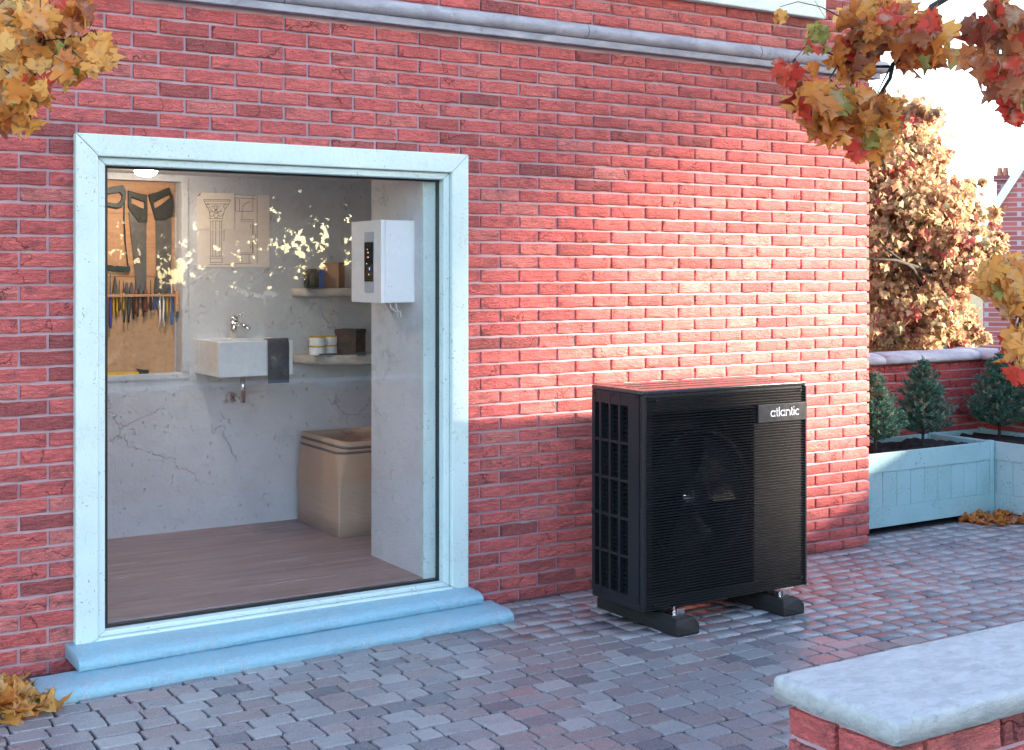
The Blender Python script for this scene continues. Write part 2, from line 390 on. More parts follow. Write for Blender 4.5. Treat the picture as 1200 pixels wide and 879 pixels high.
# ------------------------------------------------------------------ brick templates (front face in the x-z plane, looking to -y)
BL, BH, BP_X, BP_Z = .2076, .0554, .2164, .0637
def brick_tpl(seed, nx=9, nz=5, rough=1.0):
    GA = [-.5, -.482, -.36, -.18, 0, .18, .36, .482, .5]; GB = [-.5, -.42, 0, .42, .5]
    r = random.Random(seed); vs = []; fs = []
    ph = [r.uniform(0, 6) for _ in range(6)]
    chip = [(r.uniform(-.5, .5), r.choice((-.5, -.5, .5)), r.uniform(.02, .06), r.uniform(.002, .006)) for _ in range(r.randint(1, 3))]
    for j in range(nz):
        for i in range(nx):
            a = GA[i]; b = GB[j]
            x = a*BL; z = b*BH; y = 0
            ei = i in (0, nx-1); ej = j in (0, nz-1)
            y = .0018*math.sin(ph[0]+x*46+z*60)+.0014*math.sin(ph[1]+x*95-z*110)+r.uniform(-.0007, .0007)
            if ei or ej: y += .0016+r.uniform(0, .0022)*rough
            else: y += r.uniform(-.0012, .0012)
            if ej:
                z -= math.copysign(r.uniform(0, .0028)*rough, b)
                for cx, cb, cw, cd in chip:
                    if cb*b > 0 and abs(x-cx*BL) < cw*.6: z -= math.copysign(cd*(1-abs(x-cx*BL)/(cw*.6)), b); y += cd*.5
            if ei: x -= math.copysign(r.uniform(0, .0022)*rough, a)
            if j == 2 and not ei: z += r.uniform(-.007, .007)
            vs.append((x, y, z))
    for j in range(nz-1):
        for i in range(nx-1): q = j*nx+i; fs.append((q, q+1, q+nx+1, q+nx))
    ring = [i for i in range(nx)]+[j*nx+nx-1 for j in range(1, nz)]+[(nz-1)*nx+i for i in range(nx-2, -1, -1)]+[j*nx for j in range(nz-2, 0, -1)]
    o = len(vs)
    for q in ring: vs.append((vs[q][0], .030, vs[q][2]))
    n = len(ring)
    for k in range(n): fs.append((ring[k], o+k, o+(k+1) % n, ring[(k+1) % n]))
    return np.array(vs), fs
NB = 14
BT = [brick_tpl(100+i) for i in range(NB)]
def tpl_mesh(name, t, mat):
    me = bpy.data.meshes.new(name); me.from_pydata([tuple(p) for p in t[0]], [], t[1]); me.update(); me.materials.append(M[mat]); return me
BM_H = [tpl_mesh('brick', t, 'brick_o') for t in BT]
BM_G = [tpl_mesh('garden_brick', t, 'gbrick_o') for t in BT]

def lay_bricks(spots, parent, meshes, mat_g, limit=300, rot=0.0, origin=(0, 0, 0), prio=None):
    """spots: (x centre along the face, z centre, length scale); largest-in-view first as objects, the rest joined"""
    if prio: spots = sorted(spots, key=prio)
    base = Matrix.Translation(origin) @ Matrix.Rotation(rot, 4, 'Z')
    for i, (x, z, sx) in enumerate(spots[:limit]):
        o = bpy.data.objects.new('brick', meshes[random.randrange(NB)]); COL.objects.link(o)
        o.location = base @ Vector((x, random.uniform(-.002, .002), z)); o.rotation_euler = (0, 0, rot)
        o.scale = (sx*random.uniform(.985, 1.0), 1, random.uniform(.96, 1.03)); o['rnd'] = random.random()
        attach(o, parent)
    rest = spots[limit:]
    if not rest: return
    V = []; F = []; RN = []; off = 0
    for x, z, sx in rest:
        tv, tf = BT[random.randrange(NB)]
        m = np.array(base @ Matrix.Translation((x, random.uniform(-.002, .002), z)) @ Matrix.Diagonal((sx, 1, random.uniform(.96, 1.03), 1)))
        V.append(tv @ m[:3, :3].T+m[:3, 3]); F += [tuple(q+off for q in f) for f in tf]; off += len(tv)
        RN += [random.random()]*len(tv)
    raw_mesh('bricks', mat_g, np.concatenate(V), F, RN, parent, 'stuff')
def bond(x0, x1, z0, z1, phase, holes=(), joint0=0.0):
    """running bond; returns brick spots cut at the ends and round the holes (hx0,hx1,hz0,hz1)"""
    out = []; k = math.floor((z0-phase)/BP_Z)
    while phase+k*BP_Z < z1:
        zc = phase+(k+.5)*BP_Z
        if zc > z0 and zc < z1:
            segs = [(x0, x1)]
            for a, b, c, d in holes:
                if c < zc+BH*.4 and zc-BH*.4 < d:
                    segs = [t for s0, s1 in segs for t in ((s0, min(s1, a)), (max(s0, b), s1)) if t[1]-t[0] > .004]
            st = joint0+(BP_X/2 if k % 2 else 0)
            for s0, s1 in segs:
                i = math.floor((s0-st)/BP_X)
                while st+i*BP_X < s1:
                    a = max(st+i*BP_X+.0041, s0); b = min(st+(i+1)*BP_X-.0041, s1)
                    if b-a > .02: out.append(((a+b)/2, zc, (b-a)/BL))
                    i += 1
        k += 1
    return out

# ================================================================== SETTING
o = struct(MB().box(-120, 120, -120, 120, -.5, -.06).build('ground', 'earth'))
paving = struct(MB().box(-2.5, 7.45, -7.5, .75, -.10, -.010).build('paving', 'joint'))

# pavers: irregular rounded setts in rows along the wall
def paver_tpl(seed):
    r = random.Random(seed); L, Wd = .150, .0935; pts = []
    for (sx, sy) in ((1, 1), (-1, 1), (-1, -1), (1, -1)):
        c = r.uniform(.004, .015); X = sx*(L/2-r.uniform(0, .005)); Y = sy*(Wd/2-r.uniform(0, .004))
        p = [(X, Y-sy*c), (X-sx*c*.3, Y-sy*c*.3), (X-sx*c, Y)]
        if sx*sy < 0: p = p[::-1]
        pts += p
        # bulge point on the following side
        nx, ny = {(1, 1): (0, 1), (-1, 1): (-1, 0), (-1, -1): (0, -1), (1, -1): (1, 0)}[(sx, sy)]
        pts.append((nx*(L/2-r.uniform(-.001, .004))+(r.uniform(-.02, .02) if nx == 0 else 0), ny*(Wd/2-r.uniform(-.001, .004))+(r.uniform(-.015, .015) if ny == 0 else 0)))
    n = len(pts); vs = [(x, y, -.03) for x, y in pts]+[(x, y, -.0055) for x, y in pts]+[(x*.968, y*.955, -.0006+r.uniform(-.0006, .0006)) for x, y in pts]
    fs = [(i, (i+1) % n, n+(i+1) % n, n+i) for i in range(n)]+[(n+i, n+(i+1) % n, 2*n+(i+1) % n, 2*n+i) for i in range(n)]+[tuple(range(2*n, 3*n))]
    return np.array(vs), fs
PT = [paver_tpl(i) for i in range(12)]
PM = [tpl_mesh('paver', t, 'paver_o') for t in PT]
pv = []
y = .10; row = 0
while y > -5.2:
    x = -1.2+random.uniform(-.1, .1)
    wob = random.uniform(0, 6)
    while x < 7.4:
        L = random.choice((.085, .105, .115, .12, .125, .13, .135, .145, .16))*random.uniform(.95, 1.05)
        cx = x+L/2; cy = y+.003*math.sin(cx*2.3+wob)+random.uniform(-.003, .003)
        if not (cy > -.06 and cx < 5.62): pv.append((cx, cy, L/.150))
        x += L+.0042
    y -= .0975; row += 1
def in_view(x, y, z=0):
    dx, dy, dz = x, y+CD, z-CH
    d = dx*ST+dy*CT
    if d < .3: return None
    px = 600+FPX*(dx*CT-dy*ST)/d; py = 320-FPX*dz/d
    return (px, py, d) if -20 < px < 1220 and -20 < py < 905 else None
def hidden_p(x, y):   # under the steps, the foreground wall or the planters
    q = in_view(x, y)
    if q is None: return True
    px, py, d = q
    if px > 918 and py > 821-(px-918)*.40: return True
    return (-.33 < y and .98 < x < 3.0) or (x > 5.6 and y > .2)
pv.sort(key=lambda p: (hidden_p(p[0], p[1]), (in_view(p[0], p[1]) or (0, 0, 99))[2]))
V = []; F = []; RN = []; off = 0
for i, (cx, cy, sx) in enumerate(pv):
    r = random.random(); rz = random.uniform(-.03, .03); dz = random.uniform(-.002, .002)
    tilt = (random.uniform(-.012, .012), random.uniform(-.010, .010))
    k = random.randrange(12); flip = random.choice((0, math.pi))
    m = Matrix.Translation((cx, cy, dz)) @ Euler((tilt[0], tilt[1], rz+flip)).to_matrix().to_4x4() @ Matrix.Diagonal((sx, random.uniform(.97, 1.03), 1, 1))
    if i < 300:
        o = bpy.data.objects.new('paver', PM[k]); COL.objects.link(o)
        lo, ro, sc = m.decompose(); o.location = lo; o.rotation_euler = ro.to_euler(); o.scale = sc; o['rnd'] = r; attach(o, paving)
    else:
        mm = np.array(m); V.append(PT[k][0] @ mm[:3, :3].T+mm[:3, 3]); F += [tuple(q+off for q in f) for f in PT[k][1]]; off += len(PT[k][0]); RN += [r]*len(PT[k][0])
raw_mesh('pavers', 'paver_g', np.concatenate(V), F, RN, paving, 'stuff')

# ================================================================== THE BRICK HOUSE
WX1 = 5.634
house = thing('brick_house', 'red brick house with pale blue framed shop window and grey stone moulding', 'house', (3, .1, 0))
OX0, OX1, OZ0, OZ1 = 1.24, 2.90, .06, 2.05      # masonry opening
mb = MB()
mb.box(-3, OX0, .0105, .25, -.1, 5.6); mb.box(OX1, WX1-.012, .0105, .25, -.1, 5.6)
mb.box(OX0, OX1, .0105, .25, OZ1, 5.6); mb.box(OX0, OX1, .0105, .25, -.1, OZ0)
mb.box(WX1-.25, WX1-.0121, .25, 5.0, -.1, 5.6); mb.box(-3, WX1-.25, 4.75, 5.0, -.1, 5.6); mb.box(-3, -2.75, .25, 4.75, -.1, 5.6)
mb.build('wall', 'mortar', house)
UW = (3.30, 5.245, 2.965, 4.6)                  # upper window outer frame
spots = bond(-.4, WX1, -.03, 3.45, -.0216, [(1.215, 2.93, -.1, 2.06), (UW[0], UW[1], UW[2], 9), (-9, 9, 2.672, 2.765)], 3.257)
def bprio(sp):
    q = in_view(sp[0], 0, sp[1])
    if q is None: return 99
    if 690 < q[0] < 940 and 460 < q[1] < 700: return 50
    return q[2]
lay_bricks(spots, house, BM_H, 'brick_g', 300, prio=bprio)
# side return of the house (faces +x)
lay_bricks([(y_, z_, s_) for y_, z_, s_ in bond(.036, 1.6, -.03, 3.45, -.0216, (), .1)], house, BM_H, 'brick_g', 0, rot=R(90), origin=(WX1, 0, 0))
# roof, out of the picture above
rf = MB(); rf.prism([(-.35, 5.5), (5.35, 5.5), (2.5, 8.0)], 0, -3.3, WX1+.3); rf.build('roof', 'slate', house)
# stone string course: flat band + round torus, running past the corner
sc_ = MB(); sc_.box(-3, WX1+.055, -.035, .03, 2.668, 2.702); sc_.build('moulding_band', 'stone', house, bevel=.004)
prof = [(.02, 2.703), (-.030, 2.703)]+[(-.030-.036*math.sin(a), 2.737-.034*math.cos(a)) for a in [R(q) for q in range(10, 171, 16)]]+[(-.030, 2.771), (.02, 2.771)]
edges = [-3.0, -1.4, .35, 2.05, 3.62, 4.75, WX1+.10]
for a, b in zip(edges[:-1], edges[1:]):
    t = MB(); t.prism(prof, 0, a+.002, b-.002); t.build('moulding_stone', 'stone', house, bevel=.003)

# --- shop window: frame, inner bead, gasket, pane
fx0, fx1, fz0, fz1 = 1.188, 2.959, .062, 2.102
ix0, ix1, iz0, iz1 = 1.308, 2.862, .10, 2.008
def mitre(name, x0, x1, z0, z1, w, y0, y1, wb=None, mat='frame', parent=house, bev=.006):
    """four mitred boards of a frame, each a part of its own"""
    wb = wb if wb is not None else w; g = .0008
    polys = [[(x0, z0), (x0+w, z0+wb), (x0+w, z1-w), (x0, z1)], [(x1, z0), (x1, z1), (x1-w, z1-w), (x1-w, z0+wb)],
             [(x0+g, z1), (x0+w+g, z1-w), (x1-w-g, z1-w), (x1-g, z1)], [(x0+g, z0), (x1-g, z0), (x1-w-g, z0+wb), (x0+w+g, z0+wb)]]
    root = None
    for p in polys:
        b = MB(); b.prism(p, 1, y0, y1); o = b.build(name, mat, parent, bevel=bev)
mitre('window_frame', fx0, fx1, fz0, fz1, .088, -.035, .03, .045)
mitre('window_bead', fx0+.089, fx1-.089, fz0+.0455, fz1-.089, .031, -.012, .05, .02, bev=.005)
gx0, gx1, gz0, gz1 = 1.318, 2.845, .1275, 1.984
g = .010
gk = MB(); gk.box(gx0-.012, gx0+g, .032, .062, gz0-.008, gz1+.008); gk.box(gx1-g, gx1+.012, .032, .062, gz0-.008, gz1+.008)
gk.box(gx0+g, gx1-g, .032, .062, gz1-g, gz1+.008); gk.box(gx0+g, gx1-g, .032, .062, gz0-.008, gz0+g); gk.build('window_gasket', 'gasket', house)
MB().box(gx0+g-.004, gx1-g+.004, .044, .052, gz0+g-.004, gz1-g+.004).build('glass_pane', 'glass', house)
# --- two rounded blue sills stacked at the foot of the window
def sill(x0, x1, yb, yf, z0, z1, rr_):
    hh = z1-z0
    p = [(yb, z0), (yf+.008, z0), (yf+.001, z0+.006)]
    p += [(yf+rr_*(1-math.cos(R(q))), z0+hh*.38+hh*.62*math.sin(R(q))) for q in range(0, 91, 10)]
    p += [(yb+.02, z1+.002), (yb, z1-.012)]
    b = MB(); n = 60; vs = []; fs = []; m = len(p)
    for i in range(n+1):
        x = x0+(x1-x0)*i/n
        for (yy, zz) in p:
            e = 0 if zz < z0+.004 else 1
            sk = -.04*(1-2*(x-.98)/2.04) if yy < -.01 else 0
            vs.append((x, yy+sk+e*(.0015*math.sin(x*7+zz*40)+random.uniform(-.0012, .0012)), zz+e*random.uniform(-.0009, .0009)))
    for i in range(n):
        for k in range(m): fs.append((i*m+k, i*m+(k+1) % m, (i+1)*m+(k+1) % m, (i+1)*m+k))
    fs += [tuple(range(m)), tuple(range(n*m, (n+1)*m))[::-1]]
    b.add(vs, fs); o = b.build('window_sill', 'step', house, smooth=True, bevel=.006)
    return o
sill(1.155, 2.962, -.002, -.205, .046, .097, .06); sill(.982, 3.022, -.185, -.375, -.012, .0455, .055)

# --- upper window whose foot shows at the top of the picture
mitre('upper_window_frame', UW[0], UW[1], UW[2], UW[3], .10, -.045, .012, .10, bev=.006)
MB().box(UW[0]+.09, UW[1]-.09, -.012, -.004, UW[2]+.09, UW[3]-.09).build('upper_glass_pane', 'glass', house)
MB().box(UW[0]+.08, UW[1]-.08, -.002, .0105, UW[2]+.08, UW[3]-.08).build('upper_blind', 'render', house)

# --- the room behind the window
FZ = .144; YB = 1.70; CZ = 2.085
rw = MB()
NX1, NZ0, NZ1, YN = 2.15, 1.008, 2.05, 1.80
rw.box(.55, NX1, YB, 2.05, FZ-.1, NZ0); rw.box(NX1, 3.9, YB, 2.05, FZ-.1, 2.4); rw.box(.55, NX1, YB, 2.05, NZ1, 2.4)
rw.box(.55, NX1, YN, 2.05, NZ0, NZ1)
rw.build('room_wall', 'plaster', house)
sr = MB(); sr.box(NX1+.001, NX1+.036, YB-.006, YB+.02, NZ0-.001, NZ1+.02); sr.box(.6, NX1+.036, YB-.006, YB+.02, NZ0-.032, NZ0-.0015); sr.build('niche_trim', 'plaster', house, bevel=.003)
MB().box(2.772, 3.9, .0851, .62, FZ-.1, 2.4).build('room_pier', 'plaster', house, bevel=.004)
MB().box(2.7721, 2.8995, .062, .0849, FZ-.012, 2.1).build('window_lining', 'frame', house)
MB().box(.4, .6, .255, 2.0, FZ-.1, 2.4).build('room_side_wall', 'plaster', house)
MB().box(3.66, 3.9, .62, 1.70, FZ-.1, 2.4).build('room_end_wall', 'plaster', house)
MB().box(.5, 3.9, .252, 2.0, CZ, CZ+.1).build('room_ceiling', 'plaster', house)
MB().box(1.241, 2.771, .063, .25, 2.052, 2.10).build('window_head', 'frame', house)
fl = MB().box(.5, 3.8, .0635, 1.71, FZ-.08, FZ-.019).build('room_floor', 'plank', house)
y = .064; 
while y < 1.70:
    w = random.choice((.25, .28, .31)); y1 = min(y+w, 1.712); sp = random.uniform(1.4, 2.9)
    for a, b in ((.52, sp), (sp, 3.78)):
        MB().box(a+.0008, b-.0008, y+.0012, y1-.0012, FZ-.0188, FZ+random.uniform(-.0008, .0008)).build('floor_plank', 'plank', fl, bevel=.002, seg=1)
    y = y1
# ================================================================== IN THE ROOM
lamp = thing('ceiling_light', 'round glowing warm ceiling light above the tool niche', 'ceiling light', (1.85, 1.25, CZ))
lp = on_y(171, 204, 1.30)
MB().lathe([(.001, .0), (.062, .0), (.066, -.010), (.060, -.016)], (lp.x, 1.30, CZ), 28).build('lamp_base', 'white', lamp)
MB().lathe([(.001, -.016), (.056, -.016), (.050, -.032), (.030, -.042), (.001, -.045)], (lp.x, 1.30, CZ), 28).build('lamp_shade', 'lamp', lamp, smooth=True)

# niche panel: chipboard below, overlapping pine boards above
tool_wall = thing('tool_panel', 'orange wooden tool panel of boards over chipboard set in the wall niche', 'tool panel', (1.6, YN, NZ0))
yp = YN-.003
MB().box(.62, 2.135, yp-.012, yp, NZ0+.002, on_y(150, 362, 1.78).z).build('chipboard', 'osb', tool_wall)
zz = [on_y(150, q, 1.78).z for q in (362, 324, 288, 251, 212)]
for k in range(4):
    MB().box(.62, 2.134, yp-.014-.004*(k % 2), yp-.001, zz[k]+.001, zz[k+1]+.004).build('board', 'pine', tool_wall, bevel=.0015)
YR = YN-.055
rk0, rk1 = on_y(100, 346, YR), on_y(206, 346, YR)
MB().box(.9, rk1.x, YR-.006, YR+.006, rk1.z-.007, rk1.z+.007).build('rack_bar', 'pine', tool_wall, bevel=.002)
MB().box(rk1.x-.004, rk1.x+.016, YR-.008, yp-.018, rk1.z-.09, rk1.z+.025).build('rack_bracket', 'pine', tool_wall, bevel=.002)

def plate(pts, y, th, name, mat, parent=None, bev=.002):
    q = [on_y(px, py, y) for px, py in pts]
    return MB().prism([(p.x, p.z) for p in q], 1, y-th/2, y+th/2).build(name, mat, parent, bevel=bev)
def ring_plate(outer, inner, y, th, name, mat, parent):
    """flat plate with a hole, bridging an outer and an inner loop of equal length"""
    b = MB(); n = len(outer); vs = []
    for yy in (y-th/2, y+th/2):
        for loop in (outer, inner):
            vs += [tuple((p.x, yy, p.z)) for p in (on_y(px, py, y) for px, py in loop)]
    fs = []
    for i in range(n):
        j = (i+1) % n
        fs += [(i, j, n+j, n+i), (2*n+i, 3*n+i, 3*n+j, 2*n+j), (i, 2*n+i, 2*n+j, j), (n+i, n+j, 3*n+j, 3*n+i)]
    b.add(vs, fs); return b.build(name, mat, parent, bevel=.002)
YS = yp-.030
sw = thing('hand_saw', 'hand saw with dark grip and tapered blade hanging beside the hacksaw', 'saw', on_y(166, 240, YS), 'saws hung in the niche')
ring_plate([(150, 223), (160, 226), (172, 228.5), (172.5, 244), (172, 260.5), (162, 260.5), (155, 251), (150, 242)],
           [(154, 231), (159, 233), (169, 236.5), (169, 241), (169, 245), (164, 243), (158, 240), (153.5, 238)], YS, .018, 'grip', 'dkplastic', sw)
plate([(151, 249), (154, 245.5), (162, 258), (171.6, 258), (171.6, 338), (166, 342), (160, 338)], YS, .003, 'blade', 'blade', sw, 0)
sw = thing('hand_saw', 'hand saw with dark grip and broad straight blade hanging next to niche side', 'saw', on_y(190, 240, YS), 'saws hung in the niche')
ring_plate([(173.5, 228), (185, 225), (198, 219.5), (201.5, 229), (203.5, 240), (202, 252), (193, 258), (182, 258)],
           [(179.5, 237), (186, 233), (198, 227), (199, 230), (199, 232), (194, 236), (187, 241), (181, 244.5)], YS, .018, 'grip', 'dkplastic', sw)
plate([(182, 256.5), (193, 256.5), (200.5, 253), (200.5, 330), (197, 341), (183, 341)], YS, .003, 'blade', 'blade', sw, 0)
hs = thing('hacksaw', 'dark hacksaw with looped grip and thin bowed frame in the niche', 'hacksaw', on_y(140, 280, YS), 'saws hung in the niche')
ring_plate([(120, 222), (131, 219), (144, 217), (147.5, 224), (147, 234), (143, 242), (138, 244), (118, 240)],
           [(122, 228), (130, 227), (140, 225.5), (143, 229), (142.5, 233), (140, 237), (136, 239), (121, 236)], YS, .020, 'grip', 'teal', hs)
MB().tube([on_y(*q, YS) for q in ((146, 236), (145.5, 255), (147, 285), (150, 312))], .0035, 6).build('bow', 'teal', hs)
plate([(112, 309), (149, 312.5), (152, 311), (153, 317), (150, 319), (112, 315)], YS, .012, 'tail', 'teal', hs)
MB().tube([on_y(122, 240, YS), on_y(120, 312, YS)], .002, 5).build('blade', 'blade', hs)

# hand tools in the rack: (px, top, bottom, kind, handle material, words)
TOOLS = [(129.5, 320, 385, 'driver', 'indigo', 'screwdriver with long indigo handle in the tool rack'),
 (135, 324, 371, 'pliers', 'yellow', 'pliers with ochre yellow handles in the tool rack'),
 (140, 328, 364, 'driver', 'grey', 'thin bare steel punch in the tool rack'),
 (145, 329, 364, 'driver', 'yellow', 'screwdriver with short yellow handle between steel tools in the rack'),
 (148.5, 331, 378, 'pliers', 'grey', 'long grey steel pincers with round jaws in the tool rack'),
 (154, 331, 374, 'pliers', 'dkplastic', 'pliers with thin black handles next to brown handled chisel'),
 (159.5, 328, 367, 'chisel', 'brown', 'chisel with brown handle next to black handled pliers'),
 (165, 334, 371, 'pliers', 'dkplastic', 'pliers with spread black handles between two brown chisels'),
 (170.5, 330, 366, 'chisel', 'brown', 'chisel with wide brown handle under the tapered saw'),
 (176.5, 328, 364, 'driver', 'dkplastic', 'screwdriver with black handle between the two saws'),
 (182.5, 325, 363, 'pliers', 'blue', 'pliers with short blue handles under the broad saw'),
 (187, 343, 364, 'driver', 'yellow', 'short yellow handled bradawl beside white handled shears'),
 (189.5, 339, 383, 'pliers', 'white', 'shears with long white handles in the tool rack'),
 (193.5, 333, 377, 'driver', 'grey', 'grey steel file beside the white handled shears'),
 (198, 335, 372, 'pliers', 'yellow', 'pliers with bright yellow handles beside the bracket'),
 (201, 330, 381, 'driver', 'blue', 'long marker with white tip and blue barrel beside the bracket')]
for k, (px, t, b_, kind, mat, words) in enumerate(TOOLS):
    yy = YR+random.choice((.014, .016, .018)); P0 = on_y(px, t, yy); P1 = on_y(px, b_, yy); mid = on_y(px, 346, yy)
    nm = {'driver': 'screwdriver', 'pliers': 'pliers', 'chisel': 'chisel'}[kind]
    T = thing(nm, words, 'tool', (P0.x, yy, P1.z), 'hand tools in the niche rack')
    if kind in ('driver', 'chisel'):
        top = P0.z; hz = mid.z+.012 if kind == 'driver' else mid.z+.03
        MB().tube([(P0.x, yy, hz-.005), (P0.x, yy, top)], [.003, .002] if kind == 'driver' else [.005, .004], 6).build('shaft', 'white' if mat == 'blue' else 'grey', T)
        r = .0075 if kind == 'driver' else .013
        L = hz-P1.z; MB().tube([(P0.x, yy, hz), (P0.x, yy, hz-.15*L), (P0.x, yy, hz-.5*L), (P0.x, yy, hz-.9*L), (P0.x, yy, P1.z)], [r*.6, r*.95, r*.8, r, r*.6], 8).build('handle', mat, T, smooth=True)
    else:
        jt = mid.z+.012
        jaw = 'grey'
        MB().prism([(P0.x-.004, P0.z), (P0.x+.004, P0.z), (P0.x+.011, jt+.02), (P0.x+.008, jt-.008), (P0.x-.008, jt-.008), (P0.x-.011, jt+.02)], 1, yy-.005, yy+.005).build('jaw', jaw, T, bevel=.001)
        for sg in (-1, 1):
            sp_ = .013 if 'spread' in words else .009
            MB().tube([(P0.x+sg*.004, yy, jt), (P0.x+sg*(sp_+.002), yy, jt-.25*(jt-P1.z)), (P0.x+sg*sp_, yy, jt-.7*(jt-P1.z)), (P0.x+sg*(sp_+.004), yy, P1.z)], [.005, .0055, .005, .004], 7).build('handle', mat, T, smooth=True)
# folding rule on the niche ledge
q0, q1 = on_y(110, 433, 1.745), on_y(163, 430, 1.745)
fr_ = thing('tape_rule', 'yellow tape rule with black end lying on the niche ledge', 'rule', (q1.x, 1.745, NZ0))
MB().box(q0.x, q1.x, 1.738, 1.758, NZ0+.0, NZ0+.012).build('rule_blade', 'yellow', fr_, bevel=.001)
MB().prism([(q1.x-.002, NZ0), (q1.x+.05, NZ0), (q1.x+.052, NZ0+.020), (q1.x+.02, NZ0+.022), (q1.x-.012, NZ0+.030), (q1.x-.004, NZ0+.018)], 1, 1.735, 1.765).build('rule_case', 'dkplastic', fr_, bevel=.002)

# drawings pinned to the wall
p0, p1 = on_y(231, 226, YB), on_y(315.5, 313, YB)
dr = thing('wall_drawing', 'large sheet with line drawing of a doorway pinned above the basin', 'drawing', (p0.x, YB, p1.z))
MB().box(p0.x+.003, p1.x, YB-.004, YB+.001, p1.z, p0.z-.003).build('sheet', 'paper', dr)
def lines(segs, y, name, parent, w=.0022):
    b = MB()
    for pts in segs:
        q = [on_y(px, py, y) for px, py in pts]
        for a, c in zip(q[:-1], q[1:]):
            d = (c-a); n = Vector((-d.z, 0, d.x)).normalized()*w/2
            b.add([a-n, c-n, c+n, a+n, a-n+Vector((0, .0006, 0)), c-n+Vector((0, .0006, 0)), c+n+Vector((0, .0006, 0)), a+n+Vector((0, .0006, 0))], [(0, 1, 2, 3), (4, 5, 6, 7), (0, 1, 5, 4), (2, 3, 7, 6)])
    return b.build(name, 'ink', parent)
Z3 = lambda x, y: (220+x/7.99, 215+y/7.99)
sg = [[(215, 440), (215, 680)], [(318, 440), (318, 680)], [(235, 440), (235, 680)], [(300, 440), (300, 680)], [(262, 440), (262, 680)], [(205, 682), (325, 682)], [(200, 700), (330, 700)], [(210, 740), (325, 740)], [(200, 760), (330, 760)], [(215, 700), (210, 740)], [(318, 700), (325, 740)],
      [(340, 390), (340, 540)], [(340, 760), (600, 745)], [(440, 105), (640, 115)], [(440, 135), (640, 145)], [(445, 140), (445, 260)], [(485, 145), (485, 262)], [(460, 262), (610, 262)], [(510, 262), (512, 225), (530, 195), (560, 178), (590, 172)], [(610, 120), (610, 260)], [(508, 265), (508, 335)], [(492, 335), (620, 338)], [(492, 352), (620, 355)], [(608, 355), (606, 650)], [(614, 355), (612, 650)], [(492, 650), (620, 652)], [(495, 664), (615, 665)], [(505, 665), (505, 740)], [(575, 665), (575, 740)], [(650, 110), (650, 750)], [(590, 380), (590, 420)], [(590, 575), (590, 610)], [(635, 470), (635, 510)]]
lines([[Z3(*p) for p in s_] for s_ in sg], YB-.0048, 'line_drawing', dr)
q0, q1 = on_y(230.3, 225.5, YB), on_y(274, 269, YB)
dr2 = thing('wall_drawing', 'small bright sheet with drawing of a carved column capital, curled corner', 'drawing', (q0.x, YB, q1.z))
cz = .022
MB().prism([(q0.x+cz, q0.z), (q1.x, q0.z), (q1.x, q1.z), (q0.x, q1.z), (q0.x, q0.z-cz)], 1, YB-.0085, YB-.0055).build('sheet', 'paper2', dr2)
b = MB(); b.add([(q0.x+cz, YB-.009, q0.z), (q0.x, YB-.009, q0.z-cz), (q0.x+cz*.55, YB-.016, q0.z-cz*.75), (q0.x+cz, YB-.0095, q0.z+.0005), (q0.x, YB-.0095, q0.z-cz+.0005), (q0.x+cz*.55, YB-.0165, q0.z-cz*.75+.0005)], [(0, 1, 2), (3, 5, 4), (0, 3, 4, 1), (1, 4, 5, 2), (2, 5, 3, 0)]); b.build('curled_corner', 'greyband', dr2)
sg = [[(148, 150), (400, 152)], [(150, 165), (395, 165)], [(165, 192), (385, 192)], [(150, 152), (165, 192), (200, 250), (210, 325)], [(400, 152), (385, 192), (345, 250), (325, 325)], [(200, 330), (330, 330)], [(205, 352), (330, 352)], [(215, 355), (215, 430)], [(318, 355), (318, 430)], [(235, 355), (235, 430)], [(300, 355), (300, 430)], [(262, 355), (262, 430)]]
for cx, cy, r in ((240, 240, 26), (290, 240, 26), (225, 285, 22), (305, 285, 22), (265, 300, 22), (265, 225, 20), (190, 212, 16), (350, 215, 16), (265, 262, 14)):
    sg.append([(cx+r*math.cos(a), cy+r*1.1*math.sin(a)) for a in [k*.9 for k in range(7)]])
lines([[Z3(*p) for p in s_] for s_ in sg], YB-.0092, 'line_drawing', dr2, .0024)

# wash basin
bx0, bx1, by0, by1, bz0, bz1 = 2.22, 2.632, 1.30, YB, 1.005, 1.192
wb = thing('wash_basin', 'white rectangular wall hung wash basin with steel tap', 'basin', (2.43, 1.5, bz0))
b = MB(); t_ = .022
b.box(bx0, bx1, by0, by0+t_, bz0, bz1); b.box(bx0, bx1, by1-.09, by1+.005, bz0, bz1); b.box(bx0, bx0+t_, by0+t_, by1-.09, bz0, bz1); b.box(bx1-t_, bx1, by0+t_, by1-.09, bz0, bz1); b.box(bx0+t_, bx1-t_, by0+t_, by1-.09, bz0, bz0+.05)
b.build('bowl', 'ceramic', wb, bevel=.004)
tp = on_y(275, 398, 1.62)
tap = MB().tube([(tp.x, 1.64, bz1-.002), (tp.x, 1.64, bz1+.05), (tp.x, 1.632, bz1+.10)], [.022, .019, .021], 14).build('tap', 'steel', wb, smooth=True)
MB().tube([(tp.x, 1.635, bz1+.085), (tp.x+.03, 1.57, bz1+.075), (tp.x+.05, 1.53, bz1+.052)], [.014, .012, .011], 12).build('spout', 'steel', tap, smooth=True)
MB().lathe([(.004, .0), (.020, .004), (.022, .018), (.014, .030), (.003, .033)], (tp.x, 1.632, bz1+.095), 16).build('lever_knob', 'steel', tap, smooth=True)
MB().tube([(tp.x, 1.632, bz1+.124), (tp.x+.025, 1.60, bz1+.130), (tp.x+.045, 1.58, bz1+.118)], [.006, .005, .004], 8).build('lever', 'steel', tap, smooth=True)
dp = on_y(284.5, 472, 1.52)
